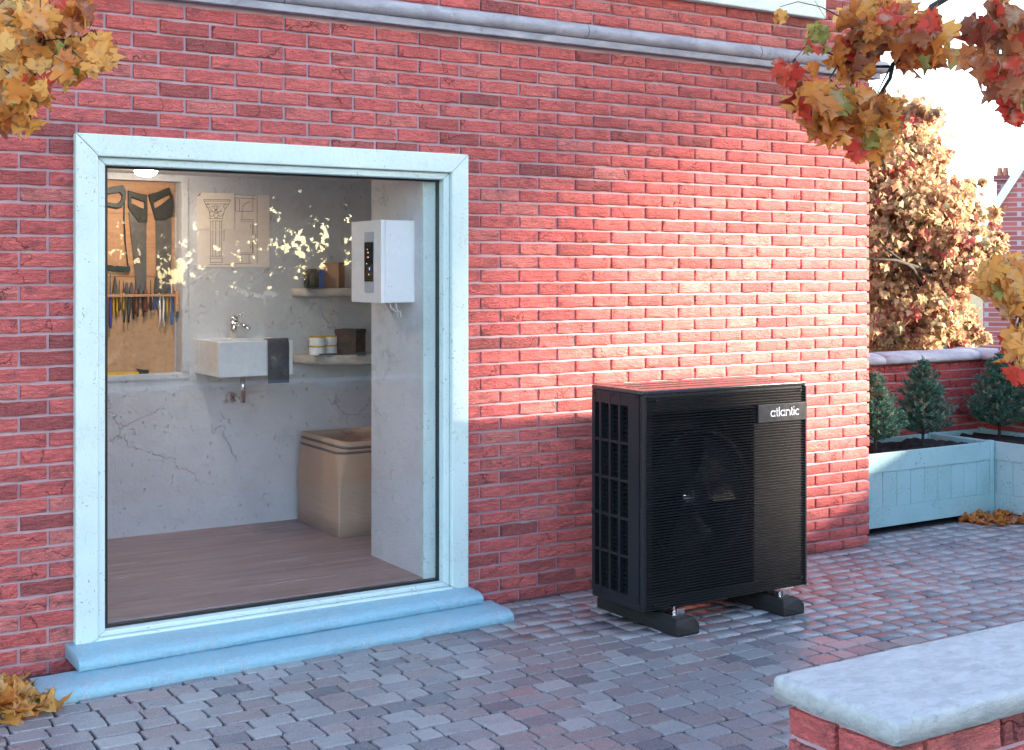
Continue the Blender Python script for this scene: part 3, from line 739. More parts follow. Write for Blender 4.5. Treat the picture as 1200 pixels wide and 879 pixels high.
pipe = MB().tube([(dp.x, 1.52, bz0+.01), (dp.x, 1.52, dp.z)], .014, 14).build('drain_pipe', 'steel', wb, smooth=True)
MB().tube([(dp.x, 1.52, dp.z+.02), (dp.x-.004, 1.60, dp.z+.018), (dp.x-.006, YB+.01, dp.z+.018)], .011, 12).build('drain_elbow', 'steel', wb, smooth=True)
dd = on_y(272, 466, 1.68)
MB().lathe([(.002, -.040), (.014, -.038), (.026, -.022), (.032, .0), (.032, .03)], (dd.x, 1.68, dd.z), 20, 1).build('wall_rosette', 'steel', wb, smooth=True)
# towel over the basin front
tx0, tx1 = on_y(313, 420, by0).x, on_y(337.5, 420, by0).x; tz = on_y(325, 449, by0-.01).z
b = MB(); vs = []; fs = []; path = [(by0+.05, bz1+.004), (by0+.02, bz1+.006), (by0-.004, bz1+.004), (by0-.010, bz1-.02), (by0-.010, bz1-.09), (by0-.011, tz)]
for th_ in (0, .005):
    for i in range(7):
        for (yy, z_) in path: vs.append((tx0+(tx1-tx0)*i/6, yy-th_*(1 if z_ < bz1 else .2)+.0015*math.sin(i*1.9), z_+th_*(1 if z_ > bz1 else 0)))
n = len(path)
for L_ in (0, 7*n):
    for i in range(6):
        for k in range(n-1): fs.append((L_+i*n+k, L_+(i+1)*n+k, L_+(i+1)*n+k+1, L_+i*n+k+1))
for i in range(6): fs += [(i*n, (i+1)*n, 7*n+(i+1)*n, 7*n+i*n), (i*n+n-1, (i+1)*n+n-1, 7*n+(i+1)*n+n-1, 7*n+i*n+n-1)]
for k in range(n-1): fs += [(k, k+1, 7*n+k+1, 7*n+k), (6*n+k, 6*n+k+1, 13*n+k+1, 13*n+k)]
b.add(vs, fs); tag(b.build('towel', 'towel', smooth=True), 'charcoal grey towel hung over the basin front', 'towel')

# two stone corner shelves
def shelf(zt, th, label, front):
    pts = [(2.775, YB+.01), (2.782, YB-.05), (2.82, YB-.11), (2.90, YB-front*.6), (3.05, YB-front*.85), (3.30, YB-front), (3.67, YB-front), (3.67, YB+.01)]
    o = MB().prism(pts, 2, zt-th, zt).build('stone_shelf', 'shelf', bevel=.02, seg=3)
    return tag(o, label, 'shelf', 'stone corner shelves')
zs1 = 1.468; zs2 = 1.092
shelf(zs1, .052, 'stone corner shelf carrying the cardboard box and black gadget', .22)
shelf(zs2, .058, 'stone corner shelf carrying the white tins and dark box', .36)
# upper shelf
ys = 1.56
a0, a1 = on_y(357, 337, ys), on_y(372.5, 317, ys)
gd = thing('tape_measure', 'rounded black tape measure on the upper stone shelf', 'tape measure', (a0.x, ys, zs1))
w, h_ = a1.x-a0.x, a1.z-zs1+.01
pr = [(a0.x, zs1), (a0.x+w, zs1), (a0.x+w, zs1+h_*.85), (a0.x+w*.85, zs1+h_), (a0.x+w*.35, zs1+h_), (a0.x+w*.1, zs1+h_*.75)]
MB().prism(pr, 1, ys-.02, ys+.03).build('case', 'dkplastic', gd, bevel=.006)
MB().prism([(a0.x+w*.30, zs1+.012), (a0.x+w*.62, zs1+.012), (a0.x+w*.62, zs1+h_*.72), (a0.x+w*.42, zs1+h_*.78), (a0.x+w*.30, zs1+h_*.6)], 1, ys-.026, ys-.019).build('side_plate', 'grey', gd, bevel=.003)
MB().box(a0.x-.008, a0.x+.01, ys-.008, ys+.012, zs1+.001, zs1+.022).build('tape_tip', 'steel', gd)
a2 = on_y(373, 337, ys+.03); tag(MB().prism([(a2.x+.002, zs1), (a2.x+.036, zs1), (a2.x+.036, zs1+.098), (a2.x+.008, zs1+.102), (a2.x+.002, zs1+.09)], 1, ys+.02, ys+.07).build('blue_case', 'blue', bevel=.004), 'small blue plastic case between black tape measure and cardboard box', 'case')
def turned_box(name, label, cat, cpx, lpx, y0, y1, depth, zb, h_, mat, flaps):
    """box standing corner-on: near corner seen at cpx, left corner at lpx"""
    C_, L_ = on_y(cpx, 320, y0), on_y(lpx, 320, y1); C_.z = L_.z = 0
    u = L_-C_; v = Vector((u.y, -u.x, 0)).normalized()*depth
    t = thing(name, label, cat, (C_.x, C_.y, zb)); q = [C_, L_, L_+v, C_+v]
    def blk(qs, za, zb_): return MB().add([(p.x, p.y, za) for p in qs]+[(p.x, p.y, zb_) for p in qs], [(0, 3, 2, 1), (4, 5, 6, 7), (0, 1, 5, 4), (1, 2, 6, 5), (2, 3, 7, 6), (3, 0, 4, 7)])
    blk(q, zb, zb+h_).build('carton' if flaps else 'box_body', mat, t, bevel=.002)
    if flaps:
        for e in (0, 1):
            a, b = .01+.495*e, .49+.495*e
            blk([C_+u*.01+v*a, L_-u*.01+v*a, L_-u*.01+v*b, C_+u*.01+v*b], zb+h_-.001, zb+h_+.003).build('flap', mat, t)
    else: blk([C_-u*.02-v*.02, L_+u*.02-v*.02, L_+u*.02+v*1.02, C_-u*.02+v*1.02], zb+h_*.84, zb+h_+.002).build('box_lid', mat, t, bevel=.002)
turned_box('cardboard_box', 'plain brown cardboard box on the upper stone shelf', 'box', 397, 379, 1.555, 1.62, .10, zs1, .142, 'card', True)
# lower shelf
for (px, k, words) in ((372, 0, 'front white tin'), (386.5, 1, 'rear white tin')):
    yy = 1.50 if k == 0 else 1.55
    for lv in (0, 1):
        c = on_y(px, 415, yy); r = .046 if k == 0 else .044
        t = thing('tin', f'{"lower" if lv == 0 else "upper"} of the two stacked white tins with yellow lids {"nearer the basin" if k == 0 else "half hidden by the dark box"}', 'tin', (c.x, yy, zs2+lv*.052), 'white tins with yellow lids')
        MB().lathe([(r*.92, 0), (r, .003), (r, .044), (r*.98, .045)], (c.x, yy, zs2+lv*.052), 24).build('tin_body', 'white', t, smooth=False)
        MB().lathe([(r*1.02, .0452), (r*1.03, .047), (r*1.02, .0518), (r*.9, .0522)], (c.x, yy, zs2+lv*.052), 24).build('lid', 'yellow', t)
d0 = on_y(392, 420, 1.48)
turned_box('storage_box', 'dark rusty brown box on the lower stone shelf', 'box', 417, 392.5, 1.43, 1.53, .13, zs2, .138, 'rustbox', False)
dk = thing('flat_tool', 'flat dark tool lying on the lower shelf edge', 'tool', (d0.x, 1.37, zs2))
e0 = on_y(378, 421, 1.40)
MB().tube([(e0.x, 1.45, zs2+.006), (e0.x+.10, 1.42, zs2+.007), (e0.x+.22, 1.385, zs2+.006)], [.004, .006, .004], 6).build('shank', 'grey', dk)
MB().box(e0.x+.20, e0.x+.25, 1.37, 1.40, zs2, zs2+.012).build('head', 'grey', dk, bevel=.002)

# control unit on the pier
ux0, ux1, uy0, uy1, uz0, uz1 = 2.598, 2.772, .150, .474, 1.414, 1.797
cu = thing('control_unit', 'white wall mounted control unit with slim display on the plaster pier', 'control unit', (ux1, .31, uz0))
MB().box(ux0+.022, ux1+.002, uy0, uy1, uz0, uz1).build('casing', 'white', cu, bevel=.004)
MB().box(ux0, ux0+.0205, uy0-.001, uy1+.001, uz0-.001, uz1+.001).build('front_cover', 'white', cu, bevel=.003)
yc = on_y(433.5, 300, .25)
py0, py1 = .222, .322
MB().prism([(py0, uz0+.052), (py0+.006, uz0+.046), (py1-.006, uz0+.046), (py1, uz0+.052), (py1, uz1-.058), (py1-.006, uz1-.052), (py0+.006, uz1-.052), (py0, uz1-.058)], 0, ux0-.003, ux0+.001).build('panel', 'silver', cu)
dsp = MB().box(ux0-.0045, ux0-.0025, py0+.002, py1-.002, uz0+.098, uz1-.100).build('display', 'screen', cu)
for yy, z_, mt in ((.285, 1.663, 'dot_w'), (.283, 1.648, 'dot_r'), (.275, 1.648, 'dot_w'), (.285, 1.626, 'dot_r'), (.275, 1.626, 'dot_w'), (.293, 1.596, 'dot_w'), (.262, 1.575, 'dot_b'), (.262, 1.568, 'dot_b'), (.270, 1.545, 'dot_w')):
    MB().box(ux0-.0055, ux0-.004, yy-.0025, yy+.0025, z_-.0025, z_+.0025).build('indicator', mt, dsp)
for k in (0, 1):
    MB().tube([(ux0+.06+.03*k, uy0+.03, uz0+.01), (ux0+.065+.03*k, uy0+.032, uz0-.02), (ux0+.09+.02*k, uy0+.05, uz0-.035-.004*k), (ux0+.115+.015*k, uy0+.06, uz0-.045), (ux0+.118+.015*k, uy0+.06, uz0-.07)], .003, 6).build('cable', 'white', cu, smooth=True)
for yy, z_ in ((uy0, uz0+.075), (uy0, uz0+.0751), (uy0, uz1-.065)):
    pass
for dx_, z_ in ((.040, .075), (.055, .075), (.047, .315)):
    MB().lathe([(.0025, -.001), (.0025, .002)], (ux0+dx_, uy0-.0005, uz0+z_), 8, 1).build('screw', 'silver', cu)

# paper bag with cut-offs
bag = thing('paper_bag', 'tall open brown paper bag with two grey bands near rim', 'bag', (3.03, 1.36, FZ))
X0, X1, Y0, Y1, ZT = 2.80, 3.26, 1.075, 1.65, .655
def bag_ring(z, grow, rnd_):
    t = (z-FZ)/(ZT-FZ); cx, cy, hx, hy = (X0+X1)/2, (Y0+Y1)/2, (X1-X0)/2+grow, (Y1-Y0)/2+grow
    rc = .012+.085*max(0, (t-.5)/.5)**1.6 if rnd_ else .012
    out = []
    for qx, qy, a0 in ((1, 1, 0), (-1, 1, 90), (-1, -1, 180), (1, -1, 270)):
        for k in range(10):
            a = R(a0+90*k/9); bul = 0
            out.append((cx+qx*(hx-rc)+rc*math.cos(a), cy+qy*(hy-rc)+rc*math.sin(a), z+(.006*math.cos(2*a) if t > .9 else 0)))
    return out
def bag_shell(zs, g, th_, name, mat, parent):
    b = MB(); vs = []; fs = []; n = 40; k = len(zs)
    rings = [bag_ring(z, g, True) for z in zs]+[bag_ring(z, g-th_, True) for z in zs[::-1]]
    for r in rings: vs += r
    m = len(rings)
    for i in range(m):
        for q in range(n): fs.append((i*n+q, i*n+(q+1) % n, ((i+1) % m)*n+(q+1) % n, ((i+1) % m)*n+q))
    b.add(vs, fs); return b.build(name, mat, parent, smooth=True)
bag_shell([FZ, FZ+.1, FZ+.25, FZ+.36, FZ+.43, FZ+.48, ZT], 0, .004, 'bag_side', 'kraft', bag)
MB().box(X0+.01, X1-.01, Y0+.01, Y1-.01, FZ+.001, FZ+.22).build('filling', 'card', bag)
for zc in (ZT-.032, ZT-.062): bag_shell([zc-.007, zc+.007], .0016, .0014, 'band', 'greyband', bag)
for k, (cx, cy, a, s_, tl) in enumerate(((2.98, 1.30, .4, .18, .45), (3.08, 1.22, -.5, .15, .6), (3.05, 1.45, 1.1, .16, .35))):
    o = MB().box(-s_/2, s_/2, -s_*.4, s_*.4, -.003, .003).build('cardboard_piece', 'card'); o.location = (cx, cy, ZT-.06+.02*k); o.rotation_euler = (tl, -.5+.3*k, a)
    tag(o, ['folded cardboard offcut standing highest in the paper bag', 'small cardboard offcut poking over the bag rim', 'cardboard offcut lying at the back of the paper bag'][k], 'cardboard', 'offcuts in the paper bag')

# ================================================================== HEAT PUMP
hx0, hx1, hy0, hy1, hz0, hz1 = 3.388, 4.352, -.795, -.415, .085, 1.043
hp = thing('heat_pump', 'black outdoor heat pump unit with ribbed front on rubber feet', 'heat pump', (3.87, -.6, 0))
b = MB(); b.box(hx0+.02, hx1-.004, hy1-.02, hy1, hz0+.03, hz1-.02); b.box(hx1-.02, hx1, hy0+.03, hy1-.021, hz0+.03, hz1-.02); b.build('cabinet', 'black', hp, bevel=.004)
MB().box(hx0, hx1, hy0+.028, hy1, hz0, hz0+.029).build('base_pan', 'black', hp, bevel=.004)
MB().box(hx0-.002, hx1+.002, hy0+.004, hy1+.004, hz1-.019, hz1).build('top_panel', 'pumptop', hp, bevel=.006, seg=3)
for q in (.28, .52, .75): MB().box(hx0+.06, hx1-.06, hy0+(hy1-hy0)*q-.006, hy0+(hy1-hy0)*q+.006, hz1-.0005, hz1+.002).build('top_rib', 'pumptop', hp, bevel=.0015)
# left side: frame with a 4 x 5 grid of openings
sx = hx0; dy = (hy1-hy0-.03)
cols = [hy1, hy1-.022]     # from the back: openings
ops = [(hy1-.055, hy1-.022), (hy1-.128, hy1-.070), (hy1-.200, hy1-.142), (hy1-.272, hy1-.214)]
rows = [hz0+.055+(hz1-hz0-.13)*k/5 for k in range(6)]
sp_ = MB()
edges_y = [hy1]+[v for o_ in ops for v in (o_[1], o_[0])]+[hy0+.03]
sidef = []
for k in range(0, len(edges_y), 2): sp_.box(sx, sx+.02, edges_y[k+1], edges_y[k], hz0+.0295, hz1-.0195)
for (ya, yb) in ops:
    sp_.box(sx+.001, sx+.02, ya, yb, hz0+.0295, rows[0]); sp_.box(sx+.001, sx+.02, ya, yb, rows[5], hz1-.0195)
side = sp_.build('side_panel', 'black', hp)
for k in range(1, 5):
    for (ya, yb) in ops: MB().box(sx+.001, sx+.014, ya, yb, rows[k]-.006, rows[k]+.006).build('grille_bar', 'black', side)
b = MB()
z_ = rows[0]
while z_ < rows[5]:
    b.add([(sx+.016, ops[3][0]-.01, z_), (sx+.016, ops[1][1]+.006, z_), (sx+.034, ops[1][1]+.006, z_+.014), (sx+.034, ops[3][0]-.01, z_+.014), (sx+.017, ops[3][0]-.01, z_-.002), (sx+.017, ops[1][1]+.006, z_-.002), (sx+.035, ops[1][1]+.006, z_+.012), (sx+.035, ops[3][0]-.01, z_+.012)], [(0, 1, 2, 3), (4, 7, 6, 5), (0, 4, 5, 1)])
    z_ += .021
b.build('coil_louvres', 'black', side)['kind'] = 'stuff'
MB().box(sx+.045, sx+.06, hy0+.05, hy1-.021, hz0+.03, hz1-.02).build('inner_baffle', 'deep', hp)
MB().box(sx-.001, sx+.01, hy1-.02, hy1+.002, hz0+.37, hz0+.39).build('side_clip', 'deep', side)
for yy, z_ in ((hy1-.018, hz1-.035), (hy0+.05, hz1-.03), (hy0+.045, hz0+.05), (hy1-.16, hz1-.033)):
    MB().lathe([(.005, -.002), (.005, .002)], (sx-.0005, yy, z_), 8, 0).build('screw', 'deep', side)
# front: corner trim, horizontal ribs, fan behind, solid right part
MB().box(hx0+.0005, hx0+.022, hy0+.002, hy0+.0275, hz0+.001, hz1-.0195).build('corner_trim', 'black', hp, bevel=.004)
MB().box(hx1-.010, hx1+.001, hy0-.0028, hy0+.0275, hz0+.001, hz1-.0195).build('corner_trim', 'black', hp, bevel=.003)
xs = on_y(888, 500, hy0).x
gr = MB(); n = 75; pz = (hz1-.022-hz0-.002)/n
for k in range(n):
    z_ = hz0+.002+pz*k
    gr.prism([(hy0+.010, z_), (hy0+.001, z_+pz*.12), (hy0-.002, z_+pz*.36), (hy0+.001, z_+pz*.52), (hy0+.010, z_+pz*.60)], 0, hx0+.0225, hx1-.001)
o = gr.build('front_ribs', 'black', hp); o['kind'] = 'stuff'
fm = MB(); fy0, fy1 = hy0+.0102, hy0+.0275
gx0_, gx1_ = hx0+.055, xs-.012
fm.box(hx0+.0225, gx0_, fy0, fy1, hz0+.002, hz1-.0195); fm.box(gx1_, hx1-.0205, fy0, fy1, hz0+.002, hz1-.0195)
fm.box(gx0_, gx1_, fy0, fy1, hz0+.002, hz0+.055); fm.box(gx0_, gx1_, fy0, fy1, hz1-.10, hz1-.0195); fm.build('front_panel', 'black', hp)
MB().box(gx0_-.02, gx1_+.02, hy0+.17, hy0+.18, hz0+.03, hz1-.021).build('fan_bulkhead', 'deep', hp)
fc = ((gx0_+gx1_)/2, hy0+.09, (hz0+hz1)/2-.01)
fan = MB().lathe([(.055, -.045), (.075, -.03), (.078, .03), (.05, .035)], fc, 24, 1).build('fan_hub', 'fan', hp)
for k in range(3):
    b = MB(); vs = []; a0 = 2*math.pi*k/3+.3
    for j in range(7):
        for i in range(5):
            r = .075+.20*i/4; a = a0+(j/6-.5)*1.35+.25*i/4
            vs.append((fc[0]+r*math.cos(a), fc[1]-.03+.06*j/6, fc[2]+r*math.sin(a)))
    nv = len(vs); vs += [(p[0], p[1]+.003, p[2]) for p in vs]
    fs = [(j*5+i, j*5+i+1, (j+1)*5+i+1, (j+1)*5+i) for j in range(6) for i in range(4)]
    fs += [tuple(q+nv for q in f) for f in fs]
    b.add(vs, fs); b.build('fan_blade', 'fan', hp, smooth=True)
b = MB(); n = 48; vs = []; fs = []
for r, yy in ((.285, hy0+.04), (.285, hy0+.16), (.292, hy0+.16), (.300, hy0+.04)):
    vs += [(fc[0]+r*math.cos(2*math.pi*k/n), yy, fc[2]+r*math.sin(2*math.pi*k/n)) for k in range(n)]
for i in range(4):
    for k in range(n): fs.append((i*n+k, i*n+(k+1) % n, ((i+1) % 4)*n+(k+1) % n, ((i+1) % 4)*n+k))
b.add(vs, fs); b.build('fan_ring', 'fan', hp)
MB().lathe([(.002, -.055), (.026, -.053), (.034, -.046)], (on_y(800, 557, fc[1]).x, fc[1], fc[2]), 16, 1).build('hub_cap', 'steel', hp)
# badge with the raised maker's lettering
bzc = on_y(915, 483, hy0).z
bd = MB().box(xs, hx1-.001, hy0-.0052, hy0+.004, bzc-.042, bzc+.040).build('badge', 'badge', hp, bevel=.0015)
def letters(x0, z0, xh, y, parent):
    w = xh*.155
    def stroke(pts):
        b = MB(); vs = []; n = len(pts)
        for i, (x, z) in enumerate(pts):
            a = pts[max(0, i-1)]; c = pts[min(n-1, i+1)]; d = Vector((c[0]-a[0], c[1]-a[1])).normalized()
            for sg_ in (-1, 1):
                for yy in (y, y-.0016): vs.append((x-d.y*sg_*w/2, yy, z+d.x*sg_*w/2))
        fs = []
        for i in range(n-1):
            o_ = i*4; fs += [(o_, o_+4, o_+6, o_+2), (o_+1, o_+3, o_+7, o_+5), (o_, o_+1, o_+5, o_+4), (o_+2, o_+6, o_+7, o_+3)]
        fs += [(0, 2, 3, 1), (4*n-4, 4*n-3, 4*n-1, 4*n-2)]
        return b.add(vs, fs)
    r = xh/2-w/2
    arc = lambda cx, a, c, n=18: [(cx+r*math.cos(R(a+(c-a)*i/n)), z0+xh/2+r*math.sin(R(a+(c-a)*i/n))) for i in range(n+1)]
    x = x0
    def put(ch):
        nonlocal x
        segs = []
        if ch == 'a': segs = [arc(x+xh/2, 0, 360, 24), [(x+xh-w/2, z0), (x+xh-w/2, z0+xh)]]; adv = xh*1.0
        elif ch == 't': segs = [[(x+w*1.2, z0+xh*1.32), (x+w*1.2, z0+xh*.25), (x+w*1.6, z0+w*.7), (x+w*2.6, z0+w/2)], [(x, z0+xh-w/2), (x+w*2.8, z0+xh-w/2)]]; adv = w*2.7
        elif ch == 'l': segs = [[(x+w/2, z0), (x+w/2, z0+xh*1.48)]]; adv = w
        elif ch == 'n': segs = [[(x+w/2, z0), (x+w/2, z0+xh)], arc(x+xh*.47, 165, 0, 12)+[(x+xh*.47+r, z0)]]; adv = xh*.90
        elif ch == 'i': segs = [[(x+w/2, z0), (x+w/2, z0+xh)], [(x+w/2, z0+xh*1.24), (x+w/2, z0+xh*1.24+w)]]; adv = w
        else: segs = [arc(x+xh/2, 48, 312, 20)]; adv = xh*.9
        b = MB()
        for s_ in segs:
            t = stroke(s_); b.add(t.v, t.f)
        b.build('letter', 'letter', parent); x += adv+xh*.17
    for ch in 'atlantic': put(ch)
l0 = on_y(902, 487, hy0); l1 = on_y(934, 487, hy0)
letters(l0.x, bzc-.018, (l1.x-l0.x)/5.85, hy0-.005, bd)
for px, py in ((769, 470), (768, 709), (939, 676), (938, 457)):
    p = on_y(px, py, hy0); MB().lathe([(.006, -.002), (.006, .004)], (p.x, hy0-.002, p.z), 10, 1).build('screw', 'deep', hp)
# feet
for fx in (3.467, 4.085):
    f_ = MB(); prof = [(0, 0), (.128, 0), (.128, .045), (.112, .07), (.016, .07), (0, .045)]
    f_.prism([(fx+x, z) for x, z in prof], 1, -.865, -.345)
    fo = MB(); n = len(prof)
    vs = [(fx+x, -.925+ (.0 if z < .05 else .022), z) for x, z in prof]+[(fx+x, -.34-(.0 if z < .05 else .02), z) for x, z in prof]
    fo.add(vs, [tuple(range(n)), tuple(range(n, 2*n))[::-1]]+[(i, (i+1) % n, n+(i+1) % n, n+i) for i in range(n)])
    foot = fo.build('rubber_foot', 'rubber', hp, bevel=.006)
    bk = MB(); bk.box(fx+.03, fx+.10, -.86, -.78, .0702, .075); bk.box(fx+.055, fx+.095, -.862, -.856, .0705, .10) ; bk.build('bracket', 'steel', foot, bevel=.001)
    MB().lathe([(.004, .0), (.004, .035)], (fx+.052, -.845, .075), 8).build('bolt', 'steel', foot)
    MB().lathe([(.010, .0), (.010, .010)], (fx+.052, -.845, .079), 6).build('nut', 'steel', foot)
    MB().box(fx+.045, fx+.085, -.77, -.43, .0705, .0852).build('rail', 'deep', foot)

# ================================================================== LOW WALL IN FRONT
lw = thing('low_garden_wall', 'low red brick wall with thick pale stone capping in the foreground', 'wall', (2.6, -3.5, 0))
lx0, ly0, ly1, lz = 1.766, -3.628, -3.362, .722
LX1 = 4.6
MB().box(lx0+.012, LX1, ly0+.012, ly1-.012, -.02, lz-.002).build('wall_core', 'mortar', lw)
ph = lz-.007-12*BP_Z
lay_bricks(bond(lx0+.002, LX1, 0, lz, ph, (), lx0-.03), lw, BM_H, 'brick_g', 40, rot=0, origin=(0, ly0, 0), prio=lambda s: (-round(s[1], 3), s[0]))
# end face (faces -x): local x runs along -y
lay_bricks(bond(.002, ly1-ly0-.002, 0, lz, ph, (), .02), lw, BM_H, 'brick_g', 14, rot=R(-90), origin=(lx0, ly1, 0), prio=lambda s: -s[1])
lay_bricks(bond(-LX1, -lx0-.002, 0, lz, ph, (), .05), lw, BM_H, 'brick_g', 0, rot=R(180), origin=(0, ly1, 0))
def capstone(x0, x1, y0, y1, z0, z1, parent, mat, amp=.0014, name='cap_stone', r=.012):
    bm = bmesh.new(); bmesh.ops.create_cube(bm, size=1)
    for v in bm.verts: v.co = Vector(((x0+x1)/2+v.co.x*(x1-x0), (y0+y1)/2+v.co.y*(y1-y0), (z0+z1)/2+v.co.z*(z1-z0)))
    bmesh.ops.bevel(bm, geom=[e for e in bm.edges if max(e.verts[0].co.z, e.verts[1].co.z) > z1-.001], offset=r, segments=4, profile=.55, affect='EDGES')
    bmesh.ops.subdivide_edges(bm, edges=[e for e in bm.edges if e.calc_length() > .12], cuts=10, use_grid_fill=True)
    ph = random.uniform(0, 9)
    for v in bm.verts:
        c = v.co
        v.co.z += amp*(math.sin(c.x*9+ph)*.5+math.sin(c.x*23+c.y*31)*.35) if c.z > z0+.01 else 0
        if abs(c.y-y0) < .004: v.co.y += amp*.8*math.sin(c.x*17+ph)
    me = bpy.data.meshes.new(name); bm.to_mesh(me); bm.free(); me.materials.append(M[mat])
    me.polygons.foreach_set('use_smooth', [True]*len(me.polygons))
    return link(me, name, parent)
capstone(lx0-.014, 3.05, ly0-.020, ly1+.030, lz+.001, lz+.044, lw, 'cap'); capstone(3.056, LX1+.03, ly0-.02, ly1+.03, lz+.001, lz+.043, lw, 'cap')

# ================================================================== PLANTERS, SHRUBS, BACK GARDEN WALL
def planter(x0, x1, y0, y1, label, faces):
    z0, z1 = .028, .472
    pl = thing('planter_box', label, 'planter', ((x0+x1)/2, (y0+y1)/2, 0), 'pale blue planter boxes')
    pw = .036; rail = .115
    for (px, py) in ((x0, y0), (x1-pw, y0), (x0, y1-pw), (x1-pw, y1-pw)): MB().box(px, px+pw, py, py+pw, 0.0, z1+.008).build('post', 'planter', pl, bevel=.003)
    def face(a0, a1, fixed, axis, out):
        # rails proud of vertical boards; out = outward sign along fixed axis
        def bx(u0, u1, d0, d1, za, zb, nm):
            lo, hi = sorted((fixed-out*d0, fixed-out*d1))
            m = MB(); m.box(u0, u1, lo, hi, za, zb) if axis == 0 else m.box(lo, hi, u0, u1, za, zb)
            m.build(nm, 'planter', pl, bevel=.0025)
        bx(a0, a1, .004, .026, z1-rail, z1, 'rail'); bx(a0, a1, .004, .026, z0, z0+rail, 'rail')
        n = max(1, round((a1-a0)/.125)); w = (a1-a0)/n
        for k in range(n): bx(a0+k*w+.0012, a0+(k+1)*w-.0012, .010, .024, z0+rail+.0005, z1-rail-.0005, 'board')
    face(x0+pw+.0005, x1-pw-.0005, y0, 0, -1); face(x0+pw+.0005, x1-pw-.0005, y1, 0, 1)
    face(y0+pw+.0005, y1-pw-.0005, x0, 1, -1); face(y0+pw+.0005, y1-pw-.0005, x1, 1, 1)
    so = MB(); nx, ny = 28, 14; vs = []; fs = []
    for j in range(ny+1):
        for i in range(nx+1): vs.append((x0+.026+(x1-x0-.052)*i/nx, y0+.026+(y1-y0-.052)*j/ny, z1-.035+random.uniform(-.012, .014)+.012*math.sin(i*.9+j*.4)))
    for j in range(ny):
        for i in range(nx): q = j*(nx+1)+i; fs.append((q, q+1, q+nx+2, q+nx+1))
    nv = len(vs); per = [i for i in range(nx+1)]+[j*(nx+1)+nx for j in range(1, ny+1)]+[ny*(nx+1)+i for i in range(nx-1, -1, -1)]+[j*(nx+1) for j in range(ny-1, 0, -1)]
    for q in per: vs.append((vs[q][0], vs[q][1], .06))
    for k in range(len(per)): fs.append((per[k], nv+k, nv+(k+1) % len(per), per[(k+1) % len(per)]))
    so.add(vs, fs); so.build('soil', 'soil', pl)
    return pl
planter(5.66, 6.955, .168, .695, 'pale blue wooden planter butting against the brick house corner', None)
planter(6.960, 7.50, -1.35, .695, 'pale blue wooden planter along the side garden wall', None)

def conifer(base, H, rad, label, seed, nlev=15):
    r = random.Random(seed); t = thing('conifer_shrub', label, 'conifer', base, 'young conifers in the planters')
    MB().tube([(base[0], base[1], base[2]-.05), (base[0]+.003, base[1], base[2]+H*.5), (base[0], base[1], base[2]+H*.97)], [.011, .007, .002], 7).build('trunk', 'bark', t)
    mats = []; rn = []; tw = MB()
    def needles(p, d, L, n, ln):
        for k in range(n):
            q = p+d*L*(k+r.random())/n
            side = Vector((r.gauss(0, 1), r.gauss(0, 1), r.gauss(0, 1))); side = (side-d*side.dot(d)).normalized()
            ax = (d*r.uniform(.5, 1.0)+side*r.uniform(.6, 1.0)).normalized(); sd = ax.cross(Vector((r.gauss(0, 1), r.gauss(0, 1), r.gauss(0, 1)))).normalized(); up = ax.cross(sd)
            l_ = ln*r.uniform(.75, 1.25); w_ = .0042
            mats.append([[sd.x*w_, ax.x*l_, up.x*w_, q.x], [sd.y*w_, ax.y*l_, up.y*w_, q.y], [sd.z*w_, ax.z*l_, up.z*w_, q.z], [0, 0, 0, 1]]); rn.append(min(1, max(0, r.gauss(.45, .22))))
    B = Vector(base)
    for lv in range(nlev):
        f = (lv+.5)/nlev; z = H*(.10+.84*f); Lb = rad*(1-f)**.85*r.uniform(.85, 1.15)+.02
        nb = 9 if f < .7 else 6
        for k in range(nb):
            a = 2*math.pi*(k+r.random()*.8)/nb+lv*.7; L = Lb*r.uniform(.7, 1.15)
            d = Vector((math.cos(a), math.sin(a), .35+.5*f)).normalized(); p0 = B+Vector((0, 0, z))
            tip = p0+d*L*.6; d2 = (d+Vector((0, 0, .35))).normalized()
            tw.tube([p0, tip, tip+d2*L*.4], [.003, .002, .001], 4)
            needles(p0+d*L*.18, d, L*.42, int(26*L/.2)+4, .020); needles(tip, d2, L*.42, int(34*L/.2)+8, .019)
            for m_ in range(3):
                sa = r.choice((-1, 1))*r.uniform(.5, .9); sd_ = Vector((math.cos(a+sa), math.sin(a+sa), .5)).normalized(); sp0 = p0+d*L*r.uniform(.35, .75)
                tw.tube([sp0, sp0+sd_*L*.32], [.002, .001], 4); needles(sp0, sd_, L*.36, int(30*L/.2)+6, .018)
    needles(B+Vector((0, 0, H*.88)), Vector((0, 0, 1)), H*.13, 40, .018)
    tw.build('twigs', 'bark', t)
    join_np('foliage', 'needle', [(-.5, 0, 0), (.5, 0, 0), (.35, .8, .3), (0, 1, 0), (-.35, .8, .3), (0, .4, .6)], [(0, 1, 5), (1, 2, 5), (2, 3, 5), (3, 4, 5), (4, 0, 5)], mats, rn, t)
conifer((6.14, .42, .44), .50, .21, 'young green conifer half hidden behind the house corner', 3)
conifer((6.60, .44, .44), .57, .235, 'young conifer in the middle of the planter beside the house', 5)
conifer((7.33, .42, .44), .60, .25, 'young conifer in the corner where the two planters meet', 8)

